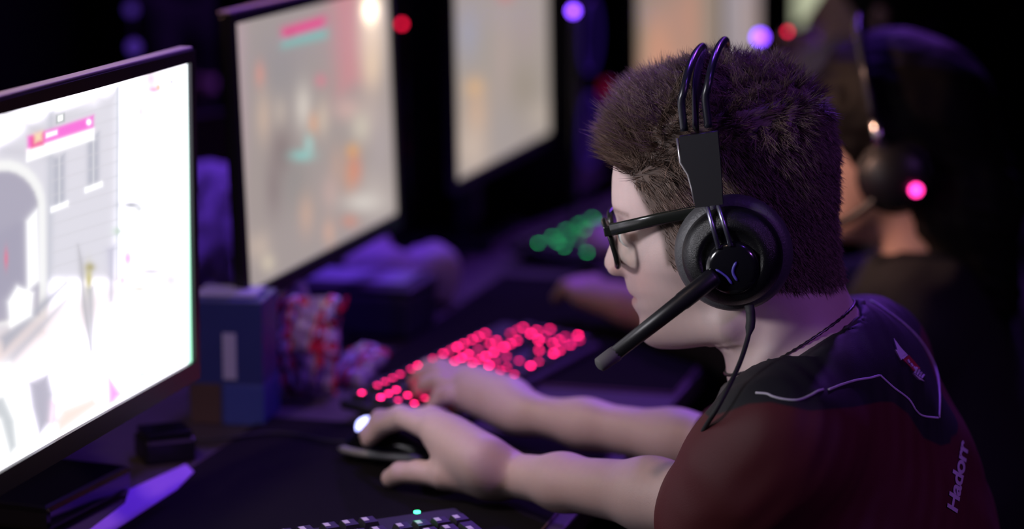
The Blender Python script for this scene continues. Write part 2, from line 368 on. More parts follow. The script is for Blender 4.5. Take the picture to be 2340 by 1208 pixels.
G = lambda *c: np.array(lin(*c)[:3])
def paint_m1(P, u, v):
    C = np.ones((len(P), 3)) * np.array((2.3, 2.2, 2.5))
    lil = G(214, 210, 222); grey = G(190, 188, 202); dk = G(150, 146, 166)
    C = paint(P, C, [(-700, 500), (-700, 1000), (0, 330), (110, 255), (215, 235), (275, 190), (272, 470), (262, 640), (120, 640), (100, 760), (-700, 1300)], G(226, 224, 234) * 1.0, 5)
    C = paint(P, C, [(0, 265), (60, 300), (110, 330), (108, 300), (50, 262), (10, 246)], G(208, 206, 214), 6, .8)          # eaves
    C = paint(P, C, [(-300, 300), (110, 345), (110, 362), (-300, 330)], G(205, 203, 214), 7, .7)
    C = paint(P, C, [(110, 255), (125, 250), (118, 640), (106, 640)], G(196, 198, 210), 4, .8)
    C = paint(P, C, [(125, 262), (235, 205), (240, 232), (130, 285)], G(216, 214, 222), 6, .8)
    for x, y, h in ((136, 415, 58), (214, 368, 60)):
        C = paint(P, C, [(x - 14, y - h + 6), (x + 12, y - h - 6), (x + 12, y + h - 6), (x - 14, y + h + 6)], G(182, 184, 198), 3, .9)
        C = paint(P, C, [(x - 2, y - h), (x + 1, y - h), (x + 1, y + h), (x - 2, y + h)], G(230, 230, 236), 1.5, .8)
        C = paint(P, C, [(x - 18, y + h + 2), (x + 18, y + h - 12), (x + 18, y + h - 4), (x - 18, y + h + 10)], np.ones(3) * 2, 2)
    for yy in range(280, 640, 33):
        C = paint(P, C, [(118, yy), (268, yy - 45), (268, yy - 42), (118, yy + 3)], G(214, 212, 220), 1.5, .5)
    C = paint(P, C, [(266, 200), (271, 195), (270, 640), (264, 640)], G(200, 206, 216), 2, .9)
    # arch
    arch = [(-140, 760), (-140, 520)] + [(12 + 92 * math.cos(t), 470 - 105 * math.sin(t)) for t in np.linspace(math.pi, 0, 14)] + [(106, 660), (106, 730)]
    C = paint(P, C, arch, np.ones(3) * 0.95, 3)
    inner = [(-140, 760), (-140, 520)] + [(10 + 78 * math.cos(t), 480 - 90 * math.sin(t)) for t in np.linspace(math.pi, 0, 14)] + [(90, 650), (90, 720)]
    C = paint(P, C, inner, G(176, 172, 190), 2.5)
    C = paint(P, C, [(60, 505), (84, 480), (88, 640), (62, 665)], np.ones(3) * 1.4, 4)
    C = paint(P, C, [(-60, 560), (55, 500), (58, 660), (-60, 700)], G(168, 164, 184), 6, .8)
    C = blob(P, C, 14, 590, 5, 22, G(235, 120, 150), .7)
    # banner
    C = paint(P, C, [(63, 312), (214, 263), (214, 292), (63, 342)], G(250, 120, 222), 2)
    C = paint(P, C, [(62, 342), (214, 294), (214, 318), (62, 368)], np.ones(3) * 1.5, 2)
    C = paint(P, C, [(70, 312), (100, 303), (100, 332), (70, 341)], G(240, 70, 130), 2.5, .8)
    C = paint(P, C, [(78, 305), (96, 299), (96, 320), (80, 326)], G(250, 235, 190), 2.5, .9)
    C = paint(P, C, [(106, 305), (130, 298), (130, 306), (106, 314)], np.ones(3) * 1.6, 1.5)
    C = blob(P, C, 203, 279, 5, 6, np.ones(3) * 2, 1)
    C = paint(P, C, [(129, 264), (147, 259), (147, 277), (129, 282)], G(150, 160, 160), 1.2); C = paint(P, C, [(133, 266), (143, 263), (143, 274), (133, 277)], np.ones(3) * 2, 1)
    # tree and sky detail
    C = blob(P, C, 345, 180, 22, 32, G(222, 196, 214), .85); C = blob(P, C, 322, 255, 14, 26, G(206, 200, 214), .8); C = blob(P, C, 283, 300, 12, 40, G(206, 208, 220), .7)
    C = blob(P, C, 352, 205, 16, 8, G(242, 150, 190), .8); C = blob(P, C, 362, 199, 5, 7, G(238, 190, 130), .9); C = blob(P, C, 392, 187, 5, 6, G(120, 116, 130), .9)
    C = blob(P, C, 300, 468, 26, 9, G(176, 178, 186), .95); C = blob(P, C, 318, 478, 14, 10, G(190, 196, 192), .8)
    # street and figures
    C = paint(P, C, [(100, 700), (262, 640), (300, 660), (160, 800), (-300, 1050), (-300, 950)], G(240, 222, 218), 10, .8)
    C = paint(P, C, [(0, 770), (150, 640), (160, 645), (10, 800)], G(176, 178, 192), 4, .9); C = paint(P, C, [(0, 830), (150, 680), (158, 684), (12, 850)], G(196, 196, 208), 4, .8)
    C = paint(P, C, [(20, 690), (40, 655), (75, 670), (70, 720), (25, 745)], np.ones(3) * 1.5, 4)
    C = paint(P, C, [(178, 560), (190, 600), (212, 800), (206, 806), (186, 700)], G(190, 188, 196), 3, .9)
    C = blob(P, C, 203, 640, 9, 34, G(206, 196, 128), .9); C = blob(P, C, 206, 610, 12, 10, G(180, 170, 120), .8)
    C = paint(P, C, [(196, 660), (216, 650), (214, 760), (208, 804)], G(172, 176, 186), 4, .8)
    C = paint(P, C, [(246, 570), (262, 560), (258, 690), (250, 690)], G(196, 194, 214), 4, .9)
    C = blob(P, C, 270, 528, 14, 10, G(206, 222, 210), .9); C = blob(P, C, 292, 590, 12, 24, G(246, 170, 232), .9); C = blob(P, C, 280, 640, 9, 12, G(252, 214, 236), .9)
    C = blob(P, C, 345, 620, 40, 10, G(196, 190, 200), .85); C = blob(P, C, 390, 640, 26, 24, G(206, 200, 206), .8); C = blob(P, C, 320, 660, 30, 12, G(206, 204, 184), .8)
    C = blob(P, C, 400, 700, 24, 44, G(226, 218, 226), .8); C = blob(P, C, 412, 600, 14, 60, G(205, 235, 215), .5)
    C = paint(P, C, [(-200, 880), (20, 830), (40, 900), (70, 1040), (-200, 1180)], np.ones(3) * 1.5, 6)
    C = paint(P, C, [(62, 872), (112, 850), (124, 900), (118, 965), (88, 1000), (70, 930)], G(170, 168, 184), 4, .95)
    C = paint(P, C, [(-60, 905), (10, 905), (34, 960), (40, 1020), (22, 1040), (0, 960)], G(190, 196, 202), 4, .9)
    C = paint(P, C, [(122, 960), (140, 930), (215, 900), (235, 925), (130, 1000)], G(248, 216, 200), 5, .9)
    C = paint(P, C, [(244, 850), (280, 900), (262, 920), (246, 925)], G(250, 150, 232), 4, .95); C = paint(P, C, [(118, 920), (134, 915), (128, 960), (118, 970)], G(248, 190, 220), 4, .8)
    C = blob(P, C, 325, 855, 18, 10, G(214, 226, 220), .9); C = blob(P, C, 280, 850, 8, 34, G(222, 218, 222), .7)
    edge = np.clip((P[:, 0] - 424) / 10, 0, 1)[:, None]; C = C * (1 - edge) + np.array((0.55, 1.3, 0.9)) * edge   # green fringe of the panel
    return C
def paint_m2(P, u, v):
    C = np.ones((len(P), 3)) * G(164, 153, 150)
    C = blob(P, C, 545, 250, 22, 420, G(186, 160, 168), .7); C = blob(P, C, 640, 160, 60, 90, G(152, 146, 148), .8)
    C = paint(P, C, [(752, -60), (826, -80), (832, 180), (775, 215)], G(206, 140, 146), 12, .9); C = blob(P, C, 850, 60, 28, 90, np.array((1.0, .78, .62)), .85); C = blob(P, C, 846, 22, 15, 26, np.array((3.4, 2.8, 2.0)), 1)
    C = blob(P, C, 850, 150, 20, 60, G(236, 208, 180), .8)
    C = paint(P, C, [(646, 66), (742, 38), (742, 62), (646, 90)], G(236, 54, 138), 4); C = paint(P, C, [(645, 92), (746, 64), (746, 84), (645, 108)], G(122, 190, 182), 4)
    C = blob(P, C, 664, 76, 5, 10, G(190, 90, 120), .7)
    for x, y, rx, ry, c in ((594, 170, 12, 30, (206, 150, 140)), (733, 184, 12, 14, (214, 130, 146)), (602, 270, 18, 60, (200, 176, 160)), (640, 260, 16, 36, (190, 176, 166)), (693, 245, 18, 50, (216, 206, 196)), (738, 270, 14, 40, (204, 186, 170)), (716, 282, 10, 24, (220, 170, 140)), (795, 250, 34, 26, (206, 172, 166)), (850, 270, 30, 60, (190, 172, 166)), (826, 290, 22, 34, (206, 196, 180)),
                            (645, 350, 26, 60, (134, 118, 118)), (625, 430, 24, 70, (140, 126, 126)), (676, 420, 30, 70, (150, 144, 142)), (690, 355, 26, 12, (140, 204, 198)), (706, 330, 10, 22, (166, 210, 204)), (806, 345, 14, 16, (226, 168, 100)), (812, 392, 14, 34, (222, 128, 96)), (798, 400, 14, 40, (206, 150, 124)), (770, 380, 16, 46, (186, 158, 146)),
                            (700, 490, 18, 46, (196, 166, 150)), (755, 440, 20, 40, (192, 166, 160)), (858, 440, 40, 60, (190, 178, 172)), (830, 462, 44, 22, (216, 208, 200)), (800, 505, 18, 14, (206, 142, 124)), (752, 530, 14, 30, (206, 168, 150)), (590, 560, 24, 34, (206, 186, 170)), (612, 600, 16, 20, (210, 196, 176)), (585, 450, 22, 120, (164, 152, 148)), (870, 330, 22, 70, (176, 164, 164))):
        C = blob(P, C, x, y, rx, ry, G(*c), .85)
    return C
def paint_m3(P, u, v):
    C = np.ones((len(P), 3)) * G(166, 155, 148)
    for x, y, rx, ry, c in ((1070, 80, 26, 60, (160, 158, 172)), (1085, 200, 20, 22, (222, 178, 128)), (1090, 260, 26, 60, (206, 172, 146)), (1080, 340, 34, 60, (204, 184, 168)), (1150, 140, 20, 120, (178, 160, 154)), (1200, 80, 30, 70, (168, 152, 150)), (1150, 300, 30, 60, (166, 156, 152)), (1232, 260, 26, 34, (186, 172, 160)), (1155, -10, 16, 12, (206, 120, 116)), (1200, 200, 36, 60, (156, 144, 132))):
        C = blob(P, C, x, y, rx, ry, G(*c), .85)
    return C
def paint_m4(P, u, v):
    C = np.ones((len(P), 3)) * G(150, 134, 122)
    for x, y, rx, ry, c in ((1500, 110, 60, 90, (208, 150, 124)), (1560, 40, 34, 70, (184, 140, 124)), (1460, 20, 20, 200, (146, 134, 116)), (1585, 60, 14, 200, (190, 142, 122)), (1530, 170, 60, 40, (206, 146, 124))): C = blob(P, C, x, y, rx, ry, G(*c), .85)
    return C
def paint_m5(P, u, v):
    C = np.ones((len(P), 3)) * G(160, 148, 152); C = blob(P, C, 1640, 20, 30, 60, G(168, 160, 166), .8); C = blob(P, C, 1720, 40, 20, 60, G(176, 150, 140), .6)
    return C
def paint_m6(P, u, v): return np.ones((len(P), 3)) * G(186, 190, 160)

monitor('bright overexposed monitor in the left foreground showing a street with an arch', CAMP + A3(-0.318, 2.374, -0.56), 15.4, -0.6, 0.531, 0.299, paint_m1, right_origin=True, nx=420, base=False)
monitor('second monitor with a greyish game picture and pink and teal banner', CAMP + A3(-0.295, 2.675, -0.551), 15.6, 1.9, 0.531, 0.299, paint_m2)
monitor('third monitor with a blurred beige picture and an orange spot', at(1041, 414, 3.516), 15.6, 1.0, 0.531, 0.299, paint_m3, nx=120)
monitor('fourth monitor with an orange picture just above the front curl of hair', at(1452, 250, 4.30), 21, 1.0, 0.531, 0.299, paint_m4, nx=100)
monitor('fifth monitor with a pale grey picture behind the headset band', at(1617, 168, 5.05), 17, 1.0, 0.531, 0.299, paint_m5, nx=80)
monitor('sixth monitor with a greenish white picture cut by the top edge', at(1812, 62, 5.9), 17, 1.0, 0.531, 0.299, paint_m6, nx=60)

# foreground monitor's own stand (flat glossy slab base seen below the picture)
m1 = bpy.data.objects['monitor']
b0, b1 = desk(107, 1160, 0.030), desk(303, 1061, 0.030)
rb = (b1 - b0); Lb = np.linalg.norm(rb); rb /= Lb; fb = A3(-rb[1], rb[0], 0)
cb = (b0 + b1) / 2 + fb * 0.10; cb[2] = DESK
bmobj('base', box(Lb, 0.20, 0.026, 0.006, c=(0, 0, 0.017)), M_blkgloss, m1, M=frameM(cb, rb, fb, UZ))
bmobj('base_foot', box(Lb - 0.05, 0.15, 0.006, 0.002, c=(0, 0, 0.003)), M_blk, m1, M=frameM(cb, rb, fb, UZ))
bmobj('neck', box(0.06, 0.035, 0.30, 0.006, c=(0, 0.045, 0.17)), M_blk, m1, M=frameM(cb, rb, fb, UZ))
tube('pivot_arm', [cb + fb * 0.045 + UZ * 0.29, cb + fb * 0.02 + UZ * 0.27, CAMP + A3(-0.318, 2.374, -0.56) - RD * 0.2655 + FD * 0.03 + UZ * 0.12], [0.02, 0.02, 0.02], M_blk, m1)

# ---------------------------------------------------------------- mouse pads, papers
def slab(name, pts, h0, h1, material, parent=None, bev=0.0):
    bm = bmesh.new(); lo = [bm.verts.new((p[0], p[1], DESK + h0)) for p in pts]; hi = [bm.verts.new((p[0], p[1], DESK + h1)) for p in pts]
    bm.faces.new(lo[::-1]); bm.faces.new(hi)
    for i in range(len(pts)): bm.faces.new((lo[i], lo[(i + 1) % len(pts)], hi[(i + 1) % len(pts)], hi[i]))
    if bev: bmesh.ops.bevel(bm, geom=[e for e in bm.edges], offset=bev, segments=2, affect='EDGES')
    return bmobj(name, bm, material, parent)
def mouse_pad(corner, lr, lf, label):
    pts = [corner, corner + RD * lr, corner + RD * lr + FD * lf, corner + FD * lf]
    t = thing('mouse_pad', label, 'mouse pad', A3(*(corner[:2]), DESK), 'black cloth mouse pads')
    slab('cloth', pts, 0.0004, 0.0034, M_pad, t)
    tube('stitched_edge', [p + UZ * (DESK + 0.0018 - p[2]) for p in pts], 0.0018, M_padedge, t, n=6, closed=True)
    return t
c0 = desk(612, 957); fr = (c0 - E0) @ FD
mouse_pad(c0 - RD * 0.62 - FD * (fr - 0.02), 0.62, fr - 0.02, 'large black mouse pad under the mouse and the near forearm')
c1 = desk(1540, 902)
mouse_pad(c1, 0.62, 0.38, 'black mouse pad behind the pink-lit keyboard with a violet strip of table beside it')
M_paper = mat('paper_violet_lit', (0.42, 0.20, 0.90, 1), 0.6, vary=0.05)  # violet stage light on white paper is put into the base colour
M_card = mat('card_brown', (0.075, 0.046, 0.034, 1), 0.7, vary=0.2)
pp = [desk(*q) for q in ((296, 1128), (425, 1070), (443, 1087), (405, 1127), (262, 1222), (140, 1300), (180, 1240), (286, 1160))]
tag(slab('paper_strip', pp[::-1], 0.0040, 0.0050, M_paper), 'paper strip with violet light in its colour beside the foreground monitor base', 'paper')
# small black device with a slanted lid behind the base
t = thing('card_reader', 'small black box beside the foreground monitor base, violet light on its edge', 'device', desk(385, 1040))
M = frameM(desk(378, 1046), *yawax(68), UZ)
bmobj('case', box(0.055, 0.05, 0.026, 0.004, c=(0, 0, 0.013)), M_blk, t, M=M)
bmobj('lid', box(0.05, 0.044, 0.006, 0.002, c=(0, 0, 0.030)), M_blkgloss, t, M=M)

# ---------------------------------------------------------------- keyboards
ANSI = [(0, 0, 1)] + [(x, 0, 1) for x in (2, 3, 4, 5, 6.5, 7.5, 8.5, 9.5, 11, 12, 13, 14, 15.25, 16.25, 17.25)]
ANSI += [(x, 1.25, 1) for x in range(13)] + [(13.5, 1.25, 2), (15.25, 1.25, 1), (16.25, 1.25, 1), (17.25, 1.25, 1), (18.5, 1.25, 1), (19.5, 1.25, 1), (20.5, 1.25, 1), (21.5, 1.25, 1)]
ANSI += [(0.25, 2.25, 1.5)] + [(1.5 + i, 2.25, 1) for i in range(12)] + [(13.75, 2.25, 1.5), (15.25, 2.25, 1), (16.25, 2.25, 1), (17.25, 2.25, 1), (18.5, 2.25, 1), (19.5, 2.25, 1), (20.5, 2.25, 1), (21.5, 2.75, -2)]
ANSI += [(0.375, 3.25, 1.75)] + [(1.75 + i, 3.25, 1) for i in range(11)] + [(13.375, 3.25, 2.25), (18.5, 3.25, 1), (19.5, 3.25, 1), (20.5, 3.25, 1)]
ANSI += [(0.625, 4.25, 2.25)] + [(2.25 + i, 4.25, 1) for i in range(10)] + [(13.125, 4.25, 2.75), (16.25, 4.25, 1), (18.5, 4.25, 1), (19.5, 4.25, 1), (20.5, 4.25, 1), (21.5, 4.75, -2)]
ANSI += [(0.125, 5.25, 1.25), (1.375, 5.25, 1.25), (2.625, 5.25, 1.25), (6.375, 5.25, 6.25), (10.125, 5.25, 1.25), (11.375, 5.25, 1.25), (12.625, 5.25, 1.25), (13.875, 5.25, 1.25), (15.25, 5.25, 1), (16.25, 5.25, 1), (17.25, 5.25, 1), (19, 5.25, 2), (20.5, 5.25, 1)]
KP = 0.01905
def frustum(w, d, h, ins):
    bm = bmesh.new(); z0, z1 = -h, 0
    lo = [bm.verts.new(v) for v in ((-w / 2, -d / 2, z0), (w / 2, -d / 2, z0), (w / 2, d / 2, z0), (-w / 2, d / 2, z0))]
    hi = [bm.verts.new(v) for v in ((-w / 2 + ins, -d / 2 + ins, z1), (w / 2 - ins, -d / 2 + ins, z1), (w / 2 - ins, d / 2 - ins * .6, z1), (-w / 2 + ins, d / 2 - ins * .6, z1))]
    bm.faces.new(lo[::-1]); bm.faces.new(hi)
    for i in range(4): bm.faces.new((lo[i], lo[(i + 1) % 4], hi[(i + 1) % 4], hi[i]))
    return bm
def keyboard(label, esc, yaw, tilt, legend_mat, lit=lambda x, r: True, leg=(0.0042, 0.0036), legoff=(0.0, 0.0), keep=lambda p: True, cap=M_cap, group='keyboards'):
    R, F = yawax(yaw); B = -F * math.cos(tilt) - UZ * math.sin(tilt); N = np.cross(R, -B)
    if N[2] < 0: N = -N
    Y = -B; esc = np.array(esc, float)
    base = esc + R * 10.75 * KP + B * 2.6 * KP; t = thing('keyboard', label, 'keyboard', A3(base[0], base[1], DESK), group)
    bot = esc[2] - 0.012
    bmobj('case', box(23.2 * KP, 7.2 * KP, 0.012, 0.004), M_blkmatte, t, M=frameM(base - N * 0.0135, R, Y, N))
    for s in (-1, 1):
        p = base + R * s * 9 * KP - B * 3 * KP - N * 0.018; hh = max(0.004, p[2] - DESK - 0.003)
        bmobj('foot', box(0.02, 0.008, hh, c=(0, 0, -hh / 2)), M_blk, t, M=frameM(p, R, F, UZ))
    cache = {}; krng = random.Random(5)
    for (x, r, w) in ANSI:
        pos = esc + R * x * KP + B * r * KP
        if not keep(pos): continue
        if w not in cache:
            ww, dd = (w * KP - 0.0013, KP - 0.0013) if w > 0 else (KP - 0.0013, 2 * KP - 0.0013)
            me = bpy.data.meshes.new('key'); bm = frustum(ww, dd, 0.0085, 0.0026); bmesh.ops.recalc_face_normals(bm, faces=bm.faces); bm.to_mesh(me); bm.free(); me.materials.append(cap)
            cache[w] = me
        o = bpy.data.objects.new('key', cache[w]); COL.objects.link(o); o.parent = t; o.matrix_parent_inverse = Matrix.Translation(t.location).inverted()
        o.matrix_basis = frameM(pos, R, Y, N)
        if legend_mat is not None and lit(x, r):
            lm = legend_mat[krng.choices((0, 1, 2), (2, 5, 3))[0]] if isinstance(legend_mat, list) else legend_mat
            if lm.name not in cache:
                me = bpy.data.meshes.new('legend'); bm = box(leg[0], leg[1], 0.0004, c=(legoff[0], legoff[1], 0.0002)); bm.to_mesh(me); bm.free(); me.materials.append(lm); cache[lm.name] = me
            g = bpy.data.objects.new('legend', cache[lm.name]); COL.objects.link(g); g.parent = o
    return t
keyboard('black keyboard with glowing pink keys under the far hand', CAMP + A3(-0.1665, 2.638, -0.6575), 24, 0.12, M_ledpinks, lit=lambda x, r: (int(x * 13 + r * 29) % 5) != 0 or r == 0)
keyboard('black keyboard with green lit keys beyond the player\'s glasses', desk(1196, 548, 0.036), 22, 0.12, M_ledgreen, lit=lambda x, r: x < 14 and r > 0.5 and (int(x * 7 + r * 5) % 3 == 0))
kn = desk(1026, 1160, 0.033); RK, FK = yawax(63)
kb3 = keyboard('black keyboard with white legends at the bottom edge of the picture', kn - RK * 21.5 * KP, 63, 0.10, M_legend, leg=(0.0052, 0.0075), legoff=(-0.003, 0.002))
ind = lathe('indicator_light', [(0.0, 0.0), (0.0032, 0.0), (0.0032, 0.0015), (0.0, 0.001)], desk(953, 1171, 0.0365), (0, 0, 1), M_ledgreenb, kb3, n=12, up=(0, 1, 0))

# ---------------------------------------------------------------- mouse
RB, FB = yawax(24)
mc = desk(905, 1048, 0.003); mz = DESK + 0.0036
ms = thing('computer_mouse', 'black computer mouse with white-blue light held by the near hand', 'mouse', A3(mc[0], mc[1], mz))
def mfield(P):
    q = P - A3(mc[0], mc[1], mz); f = q @ FB; s = q @ RB; z = q[:, 2]
    g = ellip(np.c_[f + 0.006, s, z - 0.008], A3(0, 0, 0), np.eye(3), (0.064, 0.033, 0.031))
    g = smax(g, np.abs(s) - 0.030 + 0.06 * np.abs(f) * (f > 0), 0.006)
    return np.maximum(g, -z)
V, F_ = polygonise(mfield, A3(mc[0], mc[1], mz) - 0.085, A3(mc[0], mc[1], mz) + 0.085, 0.0022)
mo = npmesh('shell', V, F_, M_blkgloss, ms)
M_silver = mat('grey_plastic', (0.36, 0.36, 0.37, 1), 0.38, 0.3)
def mloc(f, s, z): return A3(mc[0], mc[1], mz) + FB * f + RB * s + UZ * z
tube('side_strip', spline([mloc(0.058, -0.018, 0.009), mloc(0.03, -0.0295, 0.010), mloc(-0.02, -0.031, 0.011), mloc(-0.045, -0.028, 0.012)], 14), [0.001] + [0.0042] * 12 + [0.001], M_silver, ms, n=8)
M_mled = mat('mouse_light', (0.02, 0.02, 0.04, 1), 0.4, emit=(0.42, 0.45, 1.0, 1), estr=4.2)
lathe('scroll_wheel', [(0.0, -0.005), (0.0095, -0.005), (0.0115, -0.003), (0.0115, 0.003), (0.0095, 0.005), (0.0, 0.005)], mloc(0.032, -0.004, 0.0305), RB, M_mled, ms, n=24)
tube('cable', spline([mloc(0.058, 0.004, 0.01), mloc(0.09, 0.02, 0.004), mloc(0.16, 0.03, 0.003), mloc(0.22, -0.03, 0.003), mloc(0.30, -0.01, 0.003)], 30), 0.0018, M_blkmatte, ms, n=6)

# ---------------------------------------------------------------- packets and boxes on the desk
def crumpled(name, origin, ex, ey, ez, w, h, d, material, label, cat, seed, n=26, amp=0.010, group=None):
    """a closed, bulged and creased packet; ex width, ey height, ez thickness directions"""
    r = np.random.default_rng(seed); V = []; 
    u, v = np.meshgrid(np.linspace(-1, 1, n), np.linspace(0, 1, n), indexing='ij'); u = u.ravel(); v = v.ravel()
    base = np.c_[u, v, np.zeros_like(u)]
    bul = np.sqrt(np.clip((1 - u ** 2) * np.clip(v * (1 - v) * 4, 0, 1), 0, 1)) 
    c1 = wob(base, 5.0, seed) * amp * 1.2 + np.abs(wob(base, 11.0, seed + 1)) * amp + wob(base, 21, seed + 2) * amp * .35
    c2 = wob(base, 5.5, seed + 3) * amp * 1.2 + np.abs(wob(base, 12.0, seed + 4)) * amp + wob(base, 20, seed + 5) * amp * .35
    lat = wob(base, 3.0, seed + 6) * amp * 1.3
    def pt(z): return np.asarray(origin) + ((u * w / 2 * (1 + 0.25 * (v - .5) * wob(base, 1.5, seed + 8)) + lat)[:, None]) * ex + (v * h + np.abs(lat) * .5 * (v > 0.02))[:, None] * ey + z[:, None] * ez
    edge = (np.abs(u) > .999) | (v < 1e-6) | (v > .999)
    f1 = pt(np.where(edge, 0, bul * d / 2 + c1 * (bul > 0.1))); f2 = pt(np.where(edge, 0, -bul * d / 2 + c2 * (bul > 0.1)))
    V = np.vstack([f1, f2]); i, j = np.meshgrid(np.arange(n - 1), np.arange(n - 1), indexing='ij'); a = (i * n + j).ravel()
    Fa = np.stack([a, a + n, a + n + 1, a + 1], 1); Fb = (Fa + n * n)[:, ::-1]
    V[:, 2] = np.maximum(V[:, 2], DESK + 0.001)
    o = npmesh(name, V, np.vstack([Fa, Fb]), material); bm = bmesh.new(); bm.from_mesh(o.data); bmesh.ops.remove_doubles(bm, verts=bm.verts, dist=1e-5); bm.to_mesh(o.data); bm.free()
    if label: tag(o, label, cat, group)
    return o
def striped(name, cols, scale, axis_rot, rough=0.25):
    m = bpy.data.materials.new(name); m.use_nodes = True; nt = m.node_tree; b = nt.nodes['Principled BSDF']; b.inputs['Roughness'].default_value = rough
    tc = nt.nodes.new('ShaderNodeTexCoord'); mp = nt.nodes.new('ShaderNodeMapping'); mp.inputs['Rotation'].default_value = axis_rot
    wv = nt.nodes.new('ShaderNodeTexWave'); wv.inputs['Scale'].default_value = scale; wv.inputs['Distortion'].default_value = 3.0; wv.inputs['Detail'].default_value = 1.5
    cr = nt.nodes.new('ShaderNodeValToRGB'); cr.color_ramp.interpolation = 'CONSTANT'
    while len(cr.color_ramp.elements) < len(cols): cr.color_ramp.elements.new(0.5)
    for k, c in enumerate(cols): cr.color_ramp.elements[k].position = k / len(cols); cr.color_ramp.elements[k].color = c
    nt.links.new(tc.outputs['Object'], mp.inputs['Vector']); nt.links.new(mp.outputs['Vector'], wv.inputs['Vector']); nt.links.new(wv.outputs['Fac'], cr.inputs['Fac']); nt.links.new(cr.outputs['Color'], b.inputs['Base Color'])
    return m
M_snack = striped('snack_foil', [(0.55, 0.50, 0.66, 1), (0.62, 0.015, 0.05, 1), (0.03, 0.03, 0.06, 1), (0.50, 0.46, 0.62, 1), (0.60, 0.02, 0.04, 1), (0.30, 0.22, 0.34, 1)], 4.5, (0, 0.35, 0.9))
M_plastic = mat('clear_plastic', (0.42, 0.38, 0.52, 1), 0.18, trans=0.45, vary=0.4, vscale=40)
crumpled('snack_packet', desk(682, 900, 0.002), -FB * 0.92 + RB * 0.38, UZ * 0.98 + RB * 0.18, RB * 0.92 + FB * 0.38, 0.085, 0.112, 0.040, M_snack, 'crumpled foil snack packet with red stripes standing by the blue carton', 'snack packet', 11, amp=0.008)
crumpled('sweet_wrapper', desk(778, 882, 0.002), -FB, RB * 0.9 + UZ * 0.35, UZ, 0.055, 0.075, 0.025, M_snack, 'crumpled red wrapper lying beside the pink-lit keyboard', 'wrapper', 23, amp=0.006)
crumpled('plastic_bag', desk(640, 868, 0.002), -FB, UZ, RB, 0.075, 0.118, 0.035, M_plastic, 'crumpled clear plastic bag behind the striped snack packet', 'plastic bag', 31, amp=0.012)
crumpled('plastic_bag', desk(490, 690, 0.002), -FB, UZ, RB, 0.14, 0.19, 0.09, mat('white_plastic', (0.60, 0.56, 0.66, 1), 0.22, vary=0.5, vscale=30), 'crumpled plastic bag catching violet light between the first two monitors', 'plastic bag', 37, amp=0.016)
# blue carton
M_navy = mat('carton_navy', (0.030, 0.045, 0.17, 1), 0.4, vary=0.1); M_sky = mat('carton_blue', (0.05, 0.08, 0.30, 1), 0.4, vary=0.1); M_lab = mat('carton_label', (0.42, 0.44, 0.60, 1), 0.5)
bx = thing('carton', 'blue drink carton with a pale label, standing right of the bright monitor', 'carton', desk(556, 972))
Rc, Fc_ = yawax(8); Oc = desk(604, 974)
bmobj('body', box(0.075, 0.085, 0.140, 0.002, c=(0.0375, 0.0425, 0.070)), M_navy, bx, M=frameM(Oc, Rc, Fc_, UZ))
bmobj('lower_band', box(0.0758, 0.0458, 0.046, 0.001, c=(0.0375, 0.0225, 0.0235)), M_sky, bx, M=frameM(Oc, Rc, Fc_, UZ))
bmobj('label_panel', box(0.0008, 0.015, 0.052, c=(-0.0004, 0.0375, 0.078)), M_lab, bx, M=frameM(Oc, Rc, Fc_, UZ))
bmobj('brown_panel', box(0.0008, 0.035, 0.045, c=(-0.0004, 0.0655, 0.024)), M_card, bx, M=frameM(Oc, Rc, Fc_, UZ))
bmobj('flap', box(0.05, 0.07, 0.004, 0.001, c=(0.04, 0.045, 0.1425)), M_lab, bx, M=frameM(Oc, Rc, Fc_, UZ))
# navy case with pale blue lid and a bundled pale cloth on it
M_case = mat('case_navy', (0.018, 0.016, 0.045, 1), 0.6, vary=0.2)
cs = thing('storage_case', 'low navy case lying under the second monitor', 'case', desk(890, 790))
Oc = desk(925, 792) + RD * 0.025; 
bmobj('body', box(0.115, 0.17, 0.058, 0.008, c=(0.0575, 0.085, 0.031)), M_case, cs, M=frameM(Oc, RD, FD, UZ))
bmobj('lid', box(0.117, 0.172, 0.007, 0.003, c=(0.0575, 0.085, 0.0635)), M_case, cs, M=frameM(Oc, RD, FD, UZ))
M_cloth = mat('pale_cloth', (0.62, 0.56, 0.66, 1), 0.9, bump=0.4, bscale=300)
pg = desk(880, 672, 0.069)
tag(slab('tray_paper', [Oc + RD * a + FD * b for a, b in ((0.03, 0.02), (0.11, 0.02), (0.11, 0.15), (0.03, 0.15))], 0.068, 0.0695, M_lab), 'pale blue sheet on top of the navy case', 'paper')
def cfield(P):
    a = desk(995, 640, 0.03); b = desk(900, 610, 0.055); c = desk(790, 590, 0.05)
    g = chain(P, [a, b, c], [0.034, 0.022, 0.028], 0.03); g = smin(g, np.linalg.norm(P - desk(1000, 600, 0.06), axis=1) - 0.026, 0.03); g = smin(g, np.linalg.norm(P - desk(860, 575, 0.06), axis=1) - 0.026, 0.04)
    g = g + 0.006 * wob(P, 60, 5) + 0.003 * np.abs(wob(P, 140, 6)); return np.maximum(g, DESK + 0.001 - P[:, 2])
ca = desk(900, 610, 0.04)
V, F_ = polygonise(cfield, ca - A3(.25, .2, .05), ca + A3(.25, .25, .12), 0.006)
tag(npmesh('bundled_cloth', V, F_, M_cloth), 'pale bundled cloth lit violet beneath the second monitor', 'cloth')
tag(slab('cardboard_sheet', [desk(445, 640), desk(545, 620), desk(545, 615), desk(445, 634)], 0.001, 0.235, M_card), 'tan cardboard sheet standing behind the violet plastic bag', 'cardboard')

